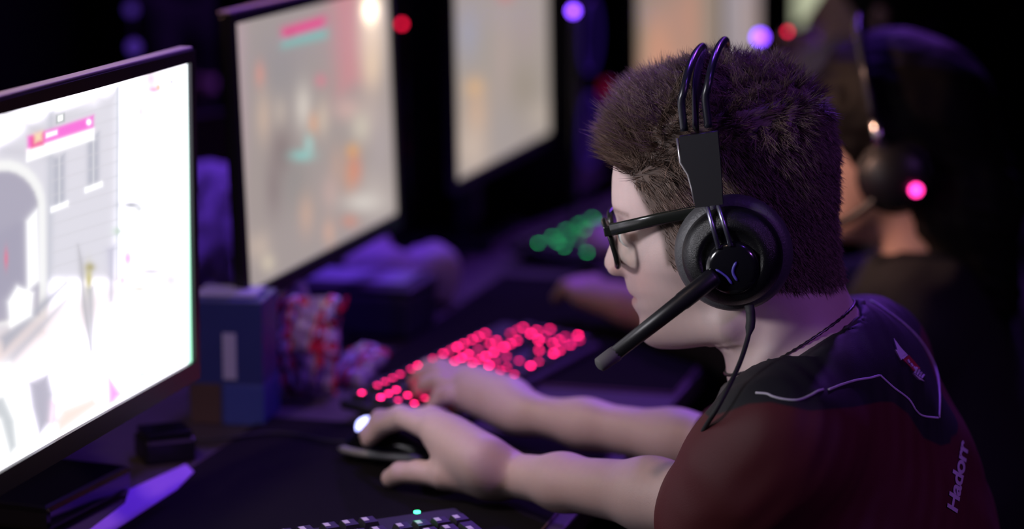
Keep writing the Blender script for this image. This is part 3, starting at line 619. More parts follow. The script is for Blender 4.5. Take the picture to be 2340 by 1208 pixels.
# ---------------------------------------------------------------- computers with lit fans beyond the monitors
def tower(pos, label, fan=None, led=None, ledmat=None, h=0.44, dep=0.30):
    R, F = yawax(15.5); t = thing('computer_tower', label, 'computer', pos, 'computer towers')
    bmobj('case', box(0.18, dep, h, 0.006, c=(0, 0, h / 2)), M_blk, t, M=frameM(pos, R, F, UZ))
    bmobj('front_panel', box(0.16, 0.008, h - 0.03, 0.003, c=(0, -dep / 2 - 0.003, h / 2)), M_blkgloss, t, M=frameM(pos, R, F, UZ))
    if fan is not None:
        for z in fan:
            o = pos - F * (dep / 2 + 0.0085) + UZ * z; th = np.linspace(0, 2 * math.pi, 25)[:-1]
            tube('fan_ring', [o + 0.06 * (R * math.cos(a) + UZ * math.sin(a)) for a in th], 0.0035, M_fan, t, n=6, closed=True)
    if led is not None:                                   # on the side that faces along the row
        r = ray(*led); q = pos - R * 0.0905; s = ((q - CAMP) @ R) / (r @ R); lathe('power_light', [(0.0001, 0), (0.0042, 0), (0.0038, 0.002), (0.0001, 0.003)], CAMP + r * s, -R, ledmat, t, n=12)
    return t
M_fan = mat('fan_glow', (0.02, 0.0, 0.04, 1), 0.5, emit=(0.16, 0.05, 1.0, 1), estr=0.10)
def on_desk(p): return A3(p[0], p[1], DESK + 0.001)
tower(on_desk(at(978, 300, 3.80)) + FD * 0.165, 'black computer tower added in the dark gap between the second and third monitors', led=(918, 55), ledmat=M_ledmaroon, h=0.52)  # black case added to stand for darkness, carries the red light
tower(rf(1.19, 0.585, 0.001), 'black computer tower with violet fan rings right of the third monitor', fan=(0.12, 0.28), h=0.42)
# ---------------------------------------------------------------- the player: head measured in its own frame
HB = math.radians(9.5); HP = math.radians(10.0)
hf0 = A3(-math.cos(HB), math.sin(HB), 0); HL = A3(-math.sin(HB), -math.cos(HB), 0)
HF = hf0 * math.cos(HP) - UZ * math.sin(HP); HU = UZ * math.cos(HP) + hf0 * math.sin(HP)
HD = 2.25; HO = at(1672, 560, HD)                       # between the ears
HAX = np.array([HF, HL, HU])
def hloc(P): return (P - HO) @ HAX.T
def hw(f, l, u): return HO + HF * f + HL * l + HU * u
def hpx(px, py, l=0.0):                                  # a point of the head's plane at side offset l (towards the camera)
    r = ray(px, py); o = HO + HL * l; t = ((o - CAMP) @ HL) / (r @ HL); q = (CAMP + r * t - HO) @ HAX.T; return q
def prof(pts):
    q = np.array([hpx(*p) for p in pts]); q = q[np.argsort(q[:, 2])]; return q[:, 2], q[:, 0]
# profile of the face (with nose and lips), of the face without them, and of the back of the skull
full_px = [(1610, 150), (1540, 172), (1480, 215), (1435, 270), (1414, 325), (1405, 368), (1401, 400), (1400, 434), (1400, 458), (1402, 474), (1408, 490), (1411, 505), (1406, 522), (1400, 543), (1393, 561), (1387, 577), (1383, 589), (1381, 599), (1384, 609), (1392, 617), (1404, 621), (1420, 623), (1427, 629), (1431, 642), (1434, 654), (1439, 664), (1443, 669), (1452, 673), (1446, 678), (1444, 685), (1447, 695), (1454, 704), (1466, 715), (1473, 725), (1475, 738), (1477, 752), (1483, 764), (1496, 774), (1520, 782)]
base_px = [(1610, 150), (1540, 172), (1480, 215), (1435, 270), (1414, 325), (1405, 368), (1401, 400), (1400, 434), (1401, 458), (1406, 474), (1414, 490), (1421, 505), (1425, 522), (1428, 561), (1431, 589), (1434, 609), (1437, 629), (1441, 654), (1449, 673), (1452, 695), (1462, 710), (1472, 725), (1475, 738), (1477, 752), (1483, 764), (1496, 774), (1520, 782)]
back_px = [(1615, 150), (1690, 133), (1760, 148), (1820, 180), (1862, 222), (1890, 275), (1904, 335), (1908, 400), (1906, 470), (1896, 540), (1880, 600), (1850, 650), (1800, 700), (1740, 745), (1660, 778), (1600, 786)]
FU, FF_ = prof(full_px); BU, BF_ = prof(base_px); KU, KF_ = prof(back_px)
# half widths by height (metres)
chin_u = hpx(1490, 772)[2]; mouth_u = hpx(1446, 673)[2]; nose_u = hpx(1390, 612)[2]; eye_u = hpx(1430, 522)[2]; brow_u = hpx(1402, 470)[2]; top_u = hpx(1640, 140)[2]; hl_u = hpx(1405, 368)[2]
WU = np.array([chin_u - 0.012, chin_u, chin_u + 0.02, mouth_u, nose_u, eye_u, brow_u, hl_u, hl_u + 0.035, top_u - 0.02, top_u - 0.006, top_u + 0.004])
WW = np.array([0.020, 0.036, 0.048, 0.058, 0.0655, 0.069, 0.0705, 0.0735, 0.070, 0.046, 0.024, 0.004])
SGu = np.array([chin_u, mouth_u, nose_u - 0.008, nose_u + 0.006, nose_u + 0.02, eye_u, brow_u, hl_u]); SGv = np.array([0.022, 0.021, 0.0125, 0.0145, 0.0105, 0.0085, 0.014, 0.03])
def head_field(q):
    f, l, u = q[:, 0], q[:, 1], q[:, 2]; al = np.abs(l)
    ff = np.interp(u, FU, FF_); bf = np.interp(u, BU, BF_); kf = np.interp(u, KU, KF_); w = np.interp(u, WU, WW); sg = np.interp(u, SGu, SGv)
    fr = bf + (ff - bf) / (1 + (al / sg) ** 4)
    c = np.where(u > nose_u, 0.0, 0.0) + 0.012
    c = np.minimum(c, fr - 0.012); c = np.maximum(c, kf + 0.012)
    front = f > c
    a = np.where(front, fr - c, c - kf); n = np.where(front, 2.35, 2.1)
    r = ((np.abs(f - c) / np.maximum(a, 1e-3)) ** n + (al / np.maximum(w, 1e-3)) ** n) ** (1 / n)
    v = (r - 1) * np.clip(np.minimum(a, w), 0.006, 0.08)
    v = smax(v, u - (top_u + 0.001), 0.012); v = smax(v, (chin_u - 0.006) - u, 0.010)
    # eye sockets, cheek bones, nostril wings, nostrils, mouth slit
    e = A3(hpx(1437, 522)[0], 0, eye_u)
    for s in (-1, 1):
        v = smax(v, -ellip(q, A3(e[0] + 0.006, s * 0.033, eye_u), np.eye(3), (0.013, 0.019, 0.011)), 0.010)
        v = smin(v, ellip(q, A3(e[0] - 0.008, s * 0.032, eye_u - 0.001), np.eye(3), (0.0125, 0.0165, 0.0125)), 0.003)
        wing = A3(hpx(1417, 607)[0], s * 0.0125, nose_u + 0.001)
        v = smin(v, ellip(q, wing, np.eye(3), (0.0105, 0.0065, 0.0080)), 0.005)
        v = smax(v, -ellip(q, A3(wing[0] + 0.004, s * 0.0078, nose_u - 0.0065), np.eye(3), (0.006, 0.0034, 0.005)), 0.002)
        v = smin(v, ellip(q, A3(0.035, s * 0.050, nose_u + 0.012), np.eye(3), (0.026, 0.014, 0.016)), 0.02)
    mq = hpx(1448, 673)
    v = smax(v, -ellip(q, A3(mq[0] - 0.001, 0, mq[2]), np.eye(3), (0.010, 0.022, 0.0012)), 0.0025)
    # jaw
    for s in (-1, 1):
        v = smin(v, caps(q, A3(hpx(1515, 758)[0], s * 0.014, chin_u + 0.009), A3(hpx(1668, 716)[0], s * 0.047, hpx(1668, 716)[2]), 0.013, 0.017), 0.020)
    return v

# joints
RBo, FBo = yawax(20)
NB = at(1893, 858, 2.265)
SHN = at(1788, 1010, 2.12); SHF = SHN + RBo * 0.335
MID = (SHN + SHF) / 2
WST = at(1985, 1290, 2.33); HIP = WST + A3(0.03, 0, -0.14)
ELN = at(1672, 1158, 2.155); WRN = desk(1150, 1082, 0.034)
ELF = at(1720, 1035, 2.47); WRF = desk(1195, 944, 0.044)

def hand_pts(near):
    """finger chains: list of (points, radii)"""
    D = lambda x, y, h: desk(x, y, h)
    if near:
        return dict(palm=[([D(1120, 1072, 0.040), D(1040, 1020, 0.052)], [0.0225, 0.022]), ([D(1110, 1085, 0.032), D(1020, 1082, 0.030)], [0.021, 0.0165]), ([D(1105, 1055, 0.05), D(1000, 985, 0.066)], [0.022, 0.0165]), ([D(1090, 1040, 0.055), D(985, 962, 0.068)], [0.020, 0.0145]),
                          ([D(1095, 1030, 0.045), D(985, 966, 0.062)], [0.018, 0.014])],
                    fingers=[([D(1010, 1084, 0.028), D(955, 1078, 0.026), D(915, 1080, 0.022), D(893, 1092, 0.014)], [0.0135, 0.0115, 0.0108, 0.0098]),
                             ([D(1000, 985, 0.065), D(925, 956, 0.068), D(873, 974, 0.050), D(842, 1004, 0.034)], [0.0135, 0.0105, 0.0096, 0.0084]),
                             ([D(985, 966, 0.066), D(915, 948, 0.066), D(868, 962, 0.050), D(838, 992, 0.036)], [0.013, 0.0102, 0.0094, 0.0084]),
                             ([D(978, 966, 0.060), D(915, 953, 0.057), D(868, 956, 0.046), D(845, 976, 0.034)], [0.0125, 0.0100, 0.0092, 0.0082]),
                             ([D(1060, 1000, 0.040), D(1000, 960, 0.030), D(955, 955, 0.020), D(925, 955, 0.016)], [0.017, 0.0125, 0.0110, 0.0098])])
    return dict(palm=[([D(1165, 922, 0.050), D(1080, 880, 0.056)], [0.024, 0.021]), ([D(1160, 935, 0.042), D(1070, 905, 0.046)], [0.021, 0.016]), ([D(1155, 910, 0.052), D(1062, 862, 0.052)], [0.020, 0.016])],
                fingers=[([D(1065, 905, 0.046), D(1030, 902, 0.048), D(1005, 910, 0.040), D(990, 922, 0.030)], [0.0115, 0.0095, 0.009, 0.008]),
                         ([D(1055, 888, 0.050), D(1008, 872, 0.056), D(975, 880, 0.046), D(958, 893, 0.034)], [0.012, 0.0100, 0.0094, 0.0082]),
                         ([D(1050, 872, 0.052), D(1000, 852, 0.058), D(966, 858, 0.048), D(948, 872, 0.034)], [0.012, 0.0102, 0.0094, 0.0082]),
                         ([D(1050, 858, 0.050), D(1008, 838, 0.054), D(978, 840, 0.046), D(960, 853, 0.034)], [0.012, 0.0100, 0.0092, 0.0082]),
                         ([D(1120, 905, 0.036), D(1080, 912, 0.030), D(1050, 925, 0.030)], [0.016, 0.0125, 0.0098])])
def arm_field(P, near):
    h = hand_pts(near); el, wr = (ELN, WRN) if near else (ELF, WRF)
    up = el + (wr - el) * 0.33
    v = chain(P, [el, up, el + (wr - el) * 0.72, wr], [0.035, 0.0315, 0.0245, 0.0205] if near else [0.031, 0.0285, 0.0235, 0.0205], 0.02)
    for pts, r in h['palm']: v = smin(v, chain(P, pts, r), 0.016)
    v = smin(v, caps(P, wr, h['palm'][0][0][0], 0.0215, 0.023), 0.015)
    for pts, r in h['fingers']: v = smin(v, chain(P, pts, r, 0.004), 0.0055)
    return v
NECK0 = at(1765, 600, 2.25); NECKM = at(1786, 705, 2.255); NECK1 = at(1818, 805, 2.26)
def near_box(P, lo, hi, pad=0.03): return ((P > np.asarray(lo) - pad) & (P < np.asarray(hi) + pad)).all(1)
def hull(pts): a = np.array(pts); return a.min(0), a.max(0)
def trunk_field(P, grow=0.0, width=1.62):
    """torso as capsules in a space squeezed across the shoulders"""
    def sq(p):
        p = np.atleast_2d(p) - MID; s = p @ RBo; return p - np.outer(s * (1 - 1 / width), RBo) + MID
    Q = sq(P)
    v = chain(Q, [sq(MID + A3(0.0, 0, -0.045))[0], sq((MID + WST) / 2 + FBo * 0.005)[0], sq(WST)[0], sq(HIP)[0]], [0.093 + grow, 0.104 + grow, 0.105 + grow, 0.108 + grow], 0.05)
    return v
def shoulder_field(P, grow=0.0):
    v = caps(P, NB, SHN + A3(0, 0, 0.0), 0.060 + grow, 0.056 + grow); v = smin(v, caps(P, NB, SHF, 0.060 + grow, 0.056 + grow), 0.03)
    return v
def body_field(P):
    v = np.full(len(P), 0.3)
    q = hloc(P); m = np.linalg.norm(q - A3(0, 0, 0.0), axis=1) < 0.24
    if m.any(): v[m] = head_field(q[m])
    nk = chain(P, [NECK0, NECKM, NECK1], [0.054, 0.057, 0.066], 0.02)
    v = smin(v, nk, 0.022)
    t = smin(trunk_field(P, -0.012), shoulder_field(P, -0.014), 0.05)
    v = smin(v, t, 0.03)
    for near, sh, el, wr in ((True, SHN, ELN, WRN), (False, SHF, ELF, WRF)):
        h = hand_pts(near); lo, hi = hull([sh, el, wr] + [p for c in h['fingers'] for p in c[0]])
        m = near_box(P, lo, hi, 0.09)
        if m.any():
            Pm = P[m]; a = arm_field(Pm, near); a = smin(a, caps(Pm, sh, el, 0.050, 0.043), 0.03); v[m] = smin(v[m], a, 0.02)
    return v

pl = thing('person', 'young man in maroon and black jersey, seen in profile, playing at the bright monitor', 'person', A3(MID[0] + 0.15, MID[1], 0.46))
lo = np.array([WRN, WRF, SHN, SHF, hw(0.13, 0, 0.17), hw(-0.12, 0, 0.17), desk(830, 1000), desk(940, 850), HIP]).min(0) - 0.13; hi = np.array([SHF, SHN, HIP, hw(-0.12, 0, 0.17), WST, desk(940, 830)]).max(0) + 0.15
lo[2] = 0.62; hi[2] = hw(0, 0, top_u)[2] + 0.03
BV, BFc = polygonise(body_field, lo, hi, 0.0026, smooth=2)
body = npmesh('body', BV, BFc, None, pl)

# own colours of the skin: lips, brows, stubble-free cheeks, hair-covered scalp
bq = hloc(BV); bpx = pix(HO + np.c_[bq[:, 0], np.zeros(len(bq)), bq[:, 2]] @ HAX)   # position in the head's plane, as seen from the camera
SKIN = np.array((0.62, 0.46, 0.44)); bc = np.tile(SKIN, (len(BV), 1))
bc *= (1 + 0.035 * wob(BV, 60, 2) + 0.02 * wob(BV, 200, 3))[:, None]
inhead = np.linalg.norm(bq, axis=1) < 0.24
hair_poly = [(1404, 366), (1425, 372), (1448, 384), (1466, 400), (1480, 425), (1494, 455), (1512, 480), (1530, 520), (1542, 575), (1560, 575), (1566, 520), (1600, 520), (1640, 600), (1720, 640), (1790, 630), (1850, 640), (1935, 640), (1990, 640), (1990, 0), (1300, 0), (1300, 352)]
hsd = poly_sd(bpx, hair_poly); hmask = soft(hsd, 3.0) * inhead
cheek = np.exp(-(((bpx[:, 0] - 1470) / 40) ** 2 + ((bpx[:, 1] - 620) / 45) ** 2)) * inhead
bc += (np.array((0.60, 0.33, 0.31)) - bc) * (0.45 * cheek)[:, None]
nosew = np.exp(-(((bpx[:, 0] - 1415) / 22) ** 2 + ((bpx[:, 1] - 605) / 14) ** 2)) * inhead; bc += (np.array((0.58, 0.30, 0.27)) - bc) * (0.5 * nosew)[:, None]
lip = soft(poly_sd(bpx, [(1428, 664), (1445, 660), (1468, 672), (1450, 690), (1436, 690)]), 2.0) * inhead * (np.abs(bq[:, 1]) < 0.027); bc += (np.array((0.52, 0.24, 0.24)) - bc) * (0.7 * lip)[:, None]
brow = soft(poly_sd(bpx, [(1398, 468), (1420, 464), (1450, 468), (1450, 475), (1420, 474), (1398, 480)]), 2.0) * inhead * (np.abs(bq[:, 1]) > 0.008); bc += (np.array((0.16, 0.10, 0.08)) - bc) * (0.8 * brow)[:, None]
HAIRC = np.array((0.125, 0.088, 0.074))
bc += (HAIRC - bc) * hmask[:, None]
set_colors(body, np.clip(bc, 0, 1)); body.data.materials.append(attr_mat('skin', 'Col', 0.48, sss=0.12, bump=0.10, bscale=500, spec=0.35))
for s in (-1, 1):
    ec = hw(hpx(1437, 522)[0] - 0.0065, s * 0.032, eye_u - 0.001)
    lathe('eye', [(0.0125 * math.sin(a), -0.0125 * math.cos(a)) for a in np.linspace(0.02, math.pi - 0.02, 14)], ec, HF, mat('eye_white', (0.7, 0.68, 0.68, 1), 0.15), pl, n=20, up=HU)
    lathe('iris', [(0.0001, 0.01275), (0.0055, 0.0116), (0.006, 0.0108)], ec, HF, mat('iris', (0.05, 0.08, 0.12, 1), 0.1), pl, n=16, up=HU)
M_eye = mat('eye_white', (0.7, 0.68, 0.68, 1), 0.15); M_iris = mat('iris', (0.05, 0.08, 0.12, 1), 0.1)

# ---------------------------------------------------------------- hair: short tapered locks rooted on the scalp
def build_hair(count):
    me = body.data; tri = np.concatenate([BFc[:, [0, 1, 2]], BFc[:, [0, 2, 3]]])
    a, b, c = BV[tri[:, 0]], BV[tri[:, 1]], BV[tri[:, 2]]; nrm = np.cross(b - a, c - a); area = np.linalg.norm(nrm, axis=1) / 2; nrm /= 2 * area[:, None] + 1e-15
    w = area * (hmask[tri].min(1) > 0.4)
    idx = rng.choice(len(tri), count, p=w / w.sum()); r1, r2 = rng.random(count), rng.random(count); fl = r1 + r2 > 1; r1[fl] = 1 - r1[fl]; r2[fl] = 1 - r2[fl]
    p = a[idx] + (b - a)[idx] * r1[:, None] + (c - a)[idx] * r2[:, None]; n = nrm[idx]
    q = hloc(p); f, l, u = q.T
    pxl = pix(HO + np.c_[f, np.zeros(count), u] @ HAX)
    ss = lambda x, e0, e1: (lambda t: t * t * (3 - 2 * t))(np.clip((x - e0) / (e1 - e0), 0, 1))
    up = ss(u, hl_u - 0.055, hl_u + 0.06)                       # 1 on the top of the head
    front = ss(f, 0.015, 0.075) * ss(u, hl_u - 0.030, hl_u + 0.012)   # quiff
    L = 0.010 + 0.010 * up + 0.010 * front; L *= 0.7 + 0.6 * np.clip(0.5 + 0.5 * wob(q, 260, 77), 0, 1)
    L *= 0.55 + 0.7 * rng.random(count)
    low = ss(-u, 0.02, 0.09); L *= 1 - 0.45 * low
    nl = n @ HAX.T                                             # normals in head frame
    clump = np.round(q / 0.0055) ; cr = np.sin(clump @ np.array((12.9, 78.2, 37.7))) * 43758.5; cr1 = cr - np.floor(cr); cr2 = (cr * 1.7) - np.floor(cr * 1.7)
    # direction in the head frame
    side = np.stack([-0.45 - 0.3 * cr1, 0.15 * np.sign(l), -0.9 + 0 * f], 1)          # sides: back and down
    top = np.stack([0.15 + 0.9 * (cr1 - .5), 0.9 * (cr2 - .5), 0.30 + 0 * f], 1)     # top: tousled
    fro = np.stack([0.25 + 0.9 * (cr1 - .4), 0.8 * (cr2 - .5), 0.65 + 0 * f], 1)     # quiff: up and forward
    d = side * (1 - up)[:, None] + top * up[:, None]; d = d * (1 - front)[:, None] + fro * front[:, None]
    d /= np.linalg.norm(d, axis=1)[:, None]
    lift = 0.13 + 0.13 * up + 0.24 * front
    d0 = nl * lift[:, None] + d * (1 - lift)[:, None] + 0.16 * rng.normal(size=(count, 3)); d0 /= np.linalg.norm(d0, axis=1)[:, None]
    curl = d * 0.8 + 0.35 * np.stack([cr2 - .5, cr1 - .5, (cr1 + cr2) / 2 - .75], 1) + 0.2 * rng.normal(size=(count, 3))
    # a few long locks sticking up beside the head band
    K = 4; pts = [q - nl * 0.001]; dd = d0.copy()
    for k in range(K):
        pts.append(pts[-1] + dd * (L / K)[:, None]); dd = dd + curl * 0.34 - nl * (0.10 * (1 - front))[:, None]; dd /= np.linalg.norm(dd, axis=1)[:, None]
    R0 = (0.00022 + 0.00014 * rng.random(count)); rad = [1.0, 1.0, 0.85, 0.6, 0.12]
    T = dd; sd = np.cross(T, rng.normal(size=(count, 3))); sd /= np.linalg.norm(sd, axis=1)[:, None]; s2 = np.cross(T, sd)
    Vv = []
    for k in range(K + 1):
        for a_ in (0, 2.094, 4.189): Vv.append(pts[k] + (R0 * rad[k])[:, None] * (math.cos(a_) * sd + math.sin(a_) * s2))
    Vv = np.stack(Vv, 1); nv = Vv.shape[1]; Fq = []
    for k in range(K):
        for j in range(3): Fq.append((k * 3 + j, k * 3 + (j + 1) % 3, (k + 1) * 3 + (j + 1) % 3, (k + 1) * 3 + j))
    Fq = np.array(Fq)[None] + (np.arange(count) * nv)[:, None, None]
    W_ = HO + Vv.reshape(-1, 3) @ HAX
    o = npmesh('hair', W_, Fq.reshape(-1, 4), None, pl); o['label'] = 'short tousled brown hair with a raised front'
    cc = HAIRC * 1.25 * (0.65 + 0.75 * rng.random(count))[:, None] * np.array((1.05, 0.98, 0.92)) ; cc = cc * (0.7 + 0.6 * cr1)[:, None]; set_colors(o, np.repeat(cc, nv, 0))
    m = attr_mat('hair_strands', 'Col', 0.42, spec=0.55); o.data.materials.append(m)
    return o
build_hair(62000)

# ---------------------------------------------------------------- jersey
def shirt_field(P):
    v = smin(trunk_field(P, 0.004), shoulder_field(P, 0.004), 0.05)
    for sh, el, r in ((SHN, ELN, 0.058), (SHF, ELF, 0.056)):
        drop = el + A3(0.0, 0, -0.055) + FBo * 0.012
        a = chain(P, [sh, sh + (el - sh) * 0.5, el, drop], [r - 0.007, r - 0.004, r - 0.001, r - 0.004], 0.03)
        v = smin(v, a, 0.035)
    # folds running along the sleeve and under the arm
    ax = (ELN - SHN) / np.linalg.norm(ELN - SHN); s = (P - SHN) @ ax
    v = v + 0.0022 * wob(P, 38, 21) + 0.0030 * np.sin(s * 95 + 3 * wob(P, 14, 8)) * np.exp(-((s - 0.13) / 0.08) ** 2) * 0.8
    # neck opening
    nkd = chain(P, [NECK0, NECKM, NECK1], [0.054, 0.057, 0.066], 0.02)
    v = smax(v, -(nkd - 0.0035), 0.004)
    nn = NECKN; v = np.where(nkd < 0.05, smax(v, (P - NECKC) @ nn, 0.004), v)
    return v
# the neckline: a tilted ring through the front of the collar and the nape
nf = at(1668, 868, 2.25); nb = at(1950, 697, 2.27)
NECKC = (nf + nb) / 2; e1 = (nb - nf) / np.linalg.norm(nb - nf); NECKN = np.cross(e1, HL); NECKN = NECKN if NECKN[2] > 0 else -NECKN
slo = np.array([SHN, SHF, ELN, ELF, HIP]).min(0) - 0.13; shi = np.array([SHN, SHF, ELN, ELF, HIP]).max(0) + 0.14; slo[2] = 0.60; shi[2] = nb[2] + 0.04
SV, SF = polygonise(shirt_field, slo, shi, 0.0036, smooth=2)
shirt = npmesh('jersey', SV, SF, None, pl); shirt['label'] = 'maroon jersey with a black yoke and thin white piping'
spx = pix(SV)
# the far half carries the mirrored pattern
sside = (SV - MID) @ RBo; SVm = SV - np.outer(np.where(sside > 0, 2 * sside, 0), RBo); mpx = pix(SVm)
yoke = [(1620, 952), (1668, 938), (1710, 922), (1760, 918), (1850, 938), (1950, 930), (2010, 918), (2040, 918), (2075, 945), (2110, 1000), (2150, 1018), (2172, 1012), (2180, 960), (2150, 850), (2105, 790), (2040, 735), (1980, 690), (1900, 600), (1500, 700), (1560, 900)]
ysd = poly_sd(mpx, yoke)
yk = shirt.data.attributes.new('yoke', 'FLOAT', 'POINT'); yk.data.foreach_set('value', ysd.astype(np.float32))
def jersey_mat():
    m = bpy.data.materials.new('jersey_cloth'); m.use_nodes = True; nt = m.node_tree; b = nt.nodes['Principled BSDF']
    at_ = nt.nodes.new('ShaderNodeAttribute'); at_.attribute_name = 'yoke'
    mr = nt.nodes.new('ShaderNodeMapRange'); mr.inputs['From Min'].default_value = -3; mr.inputs['From Max'].default_value = 3
    mx = nt.nodes.new('ShaderNodeMix'); mx.data_type = 'RGBA'; mx.inputs[6].default_value = (0.016, 0.016, 0.020, 1); mx.inputs[7].default_value = (0.090, 0.014, 0.019, 1)
    tc = nt.nodes.new('ShaderNodeTexCoord'); n = nt.nodes.new('ShaderNodeTexNoise'); n.inputs['Scale'].default_value = 900
    bp = nt.nodes.new('ShaderNodeBump'); bp.inputs['Strength'].default_value = 0.2; bp.inputs['Distance'].default_value = 0.001
    nt.links.new(at_.outputs['Fac'], mr.inputs['Value']); nt.links.new(mr.outputs['Result'], mx.inputs[0]); nt.links.new(mx.outputs[2], b.inputs['Base Color'])
    nt.links.new(tc.outputs['Object'], n.inputs['Vector']); nt.links.new(n.outputs['Fac'], bp.inputs['Height']); nt.links.new(bp.outputs['Normal'], b.inputs['Normal'])
    b.inputs['Roughness'].default_value = 0.6; b.inputs['Specular IOR Level'].default_value = 0.3
    return m
shirt.data.materials.append(jersey_mat())
bvh_s = BVHTree.FromPolygons([Vector(v) for v in SV], [tuple(f) for f in SF])
def on_shirt(px, py, lift=0.0012):
    h, n, _, _ = bvh_s.ray_cast(Vector(CAMP), Vector(ray(px, py)).normalized())
    if h is None: return None
    return np.array(h) + np.array(n) * lift * (1 if Vector(n).dot(Vector(ray(px, py))) < 0 else -1)
M_pipe = mat('piping_white', (0.62, 0.58, 0.66, 1), 0.5)
def piping(pts, r=0.0011):
    s = spline([(x, y, 0) for x, y in pts], 50); q = [on_shirt(a[0], a[1], 0.0006) for a in s]; q = [x for x in q if x is not None]
    if len(q) > 3: tube('piping', q, r, M_pipe, shirt, n=6)
piping([(1728, 898), (1752, 900), (1766, 906), (1790, 912), (1822, 914), (1850, 904), (1868, 894), (1880, 890)])
piping([(1893, 891), (1920, 880), (1955, 869), (1985, 864), (2008, 858)])
piping([(2010, 858), (2040, 885), (2075, 912), (2092, 938), (2108, 950), (2142, 955)])
piping([(2145, 954), (2146, 900), (2138, 845), (2110, 790), (2070, 745), (2010, 700), (1990, 688)])
# emblem on the shoulder: pale wing, red block, white lettered block
M_red = mat('emblem_red', (0.45, 0.04, 0.06, 1), 0.5)
def patch(name, poly, material, lift=0.0014, n=1):
    """thin print laid on the jersey"""
    V = [on_shirt(*p, lift) for p in poly]; V2 = [on_shirt(*p, -0.0008) for p in poly]
    if any(v is None for v in V): return None
    k = len(V); F = [tuple(range(k)), tuple(range(2 * k - 1, k - 1, -1))] + [(i, i + k, (i + 1) % k + k, (i + 1) % k) for i in range(k)]
    return pmesh(name, V + V2, F, material, shirt, smooth=False)
def strip_patch(name, left, right, material):
    for i in range(len(left) - 1): patch(name, [left[i], right[i], right[i + 1], left[i + 1]], material)
strip_patch('emblem_wing', [(2040, 774), (2048, 800), (2056, 818), (2062, 822)], [(2042, 776), (2056, 795), (2068, 808), (2072, 812)], M_pipe)
patch('emblem_feather', [(2044, 800), (2050, 802), (2060, 820), (2057, 824)], M_pipe)
patch('emblem_block', [(2062, 823), (2074, 812), (2100, 842), (2086, 848)], M_red)
for k in range(3): patch('emblem_mark', [(2070 + k * 7, 824 + k * 8), (2073 + k * 7, 822 + k * 8), (2077 + k * 7, 829 + k * 8), (2074 + k * 7, 831 + k * 8)], M_pipe, 0.0018)
for k in range(4):
    x, y = 2086 + k * 5.2, 852 + k * 3.4
    patch('emblem_letter', [(x, y), (x + 6.2, y - 13 + k * 2.0), (x + 9.4, y - 11 + k * 2.0), (x + 3.4, y + 3.0)], M_pipe)
patch('emblem_letter', [(2084, 853), (2104, 866), (2110, 872), (2098, 868)], M_pipe)
# lettering on the back, running up along the spine
def lettering(text, p0, p1, height_px, material):
    cu = bpy.data.curves.new('lettering', 'FONT'); cu.body = text; cu.shear = 0.25; cu.size = 1.0; cu.space_character = 0.92; cu.offset = 0.03
    o = bpy.data.objects.new('lettering_tmp', cu); COL.objects.link(o); dg = bpy.context.evaluated_depsgraph_get()
    me = bpy.data.meshes.new_from_object(o.evaluated_get(dg)); bpy.data.objects.remove(o)
    bm = bmesh.new(); bm.from_mesh(me); bmesh.ops.subdivide_edges(bm, edges=[e for e in bm.edges if e.calc_length() > 0.15], cuts=2); bmesh.ops.triangulate(bm, faces=bm.faces)
    X = np.array([v.co[:] for v in bm.verts]); Fx = [tuple(v.index for v in f.verts) for f in bm.faces]; bm.verts.index_update(); bm.free()
    w = X[:, 0].max() - X[:, 0].min(); p0 = np.array(p0, float); p1 = np.array(p1, float); d = (p1 - p0); up = np.array((d[1], -d[0])); up = up / np.linalg.norm(up)
    if up[0] > 0: up = -up
    P2 = p0 + ((X[:, 0] - X[:, 0].min()) / w)[:, None] * d + (X[:, 1] / 0.72 * height_px)[:, None] * up
    V = [on_shirt(a, b, 0.0012) for a, b in P2]
    ok = [v is not None for v in V]; V = [v if v is not None else np.zeros(3) for v in V]
    Fx = [f for f in Fx if all(ok[i] for i in f) and max(np.linalg.norm(V[f[i]] - V[f[i - 1]]) for i in range(3)) < 0.03]
    used = sorted({i for f in Fx for i in f}); mp = {i: k for k, i in enumerate(used)}
    if not used: return
    o = pmesh('lettering', [V[i] for i in used], [tuple(mp[i] for i in f) for f in Fx], material, shirt, smooth=False); o['label'] = 'white slanted lettering running up the back'
lettering('Hadorr', (2184, 1172), (2212, 1008), 25, M_pipe)

# collar band around the neck
M_collar = mat('collar_cloth', (0.075, 0.078, 0.080, 1), 0.65, bump=0.2, bscale=700)
ths = np.linspace(0, 2 * math.pi, 73)[:-1]; CV = []; ra1 = np.linalg.norm(nb - nf) / 2; NS = 8
for t_ in ths:
    dv = e1 * math.cos(t_) + HL * math.sin(t_); fr_ = 0.5 - 0.5 * math.cos(t_)               # 1 at the front
    ring = NECKC + e1 * ra1 * math.cos(t_) + HL * 0.064 * math.sin(t_); out = (ring - NECKC) / np.linalg.norm(ring - NECKC)
    CV.append(ring + NECKN * 0.001 - out * 0.002)
    for k in range(NS):
        w_ = (0.010 + 0.020 * fr_ ** 1.5) * k / (NS - 1); p_ = ring + out * (w_ * 0.75 + 0.001) - NECKN * w_ * 0.75
        h_, n_, _, _ = bvh_s.find_nearest(Vector(p_)); n_ = np.array(n_); n_ = n_ if n_ @ (np.array(h_) - (MID + NB) / 2) > 0 else -n_
        CV.append(np.array(h_) + n_ * (0.0032 if 0 < k < NS - 1 else 0.0012 if k else 0.003))
CF = []; m_ = len(ths); ns = NS + 1
for i in range(m_):
    for k in range(ns - 1): CF.append((i * ns + k, i * ns + k + 1, ((i + 1) % m_) * ns + k + 1, ((i + 1) % m_) * ns + k))
pmesh('collar', CV, CF, M_collar, shirt)

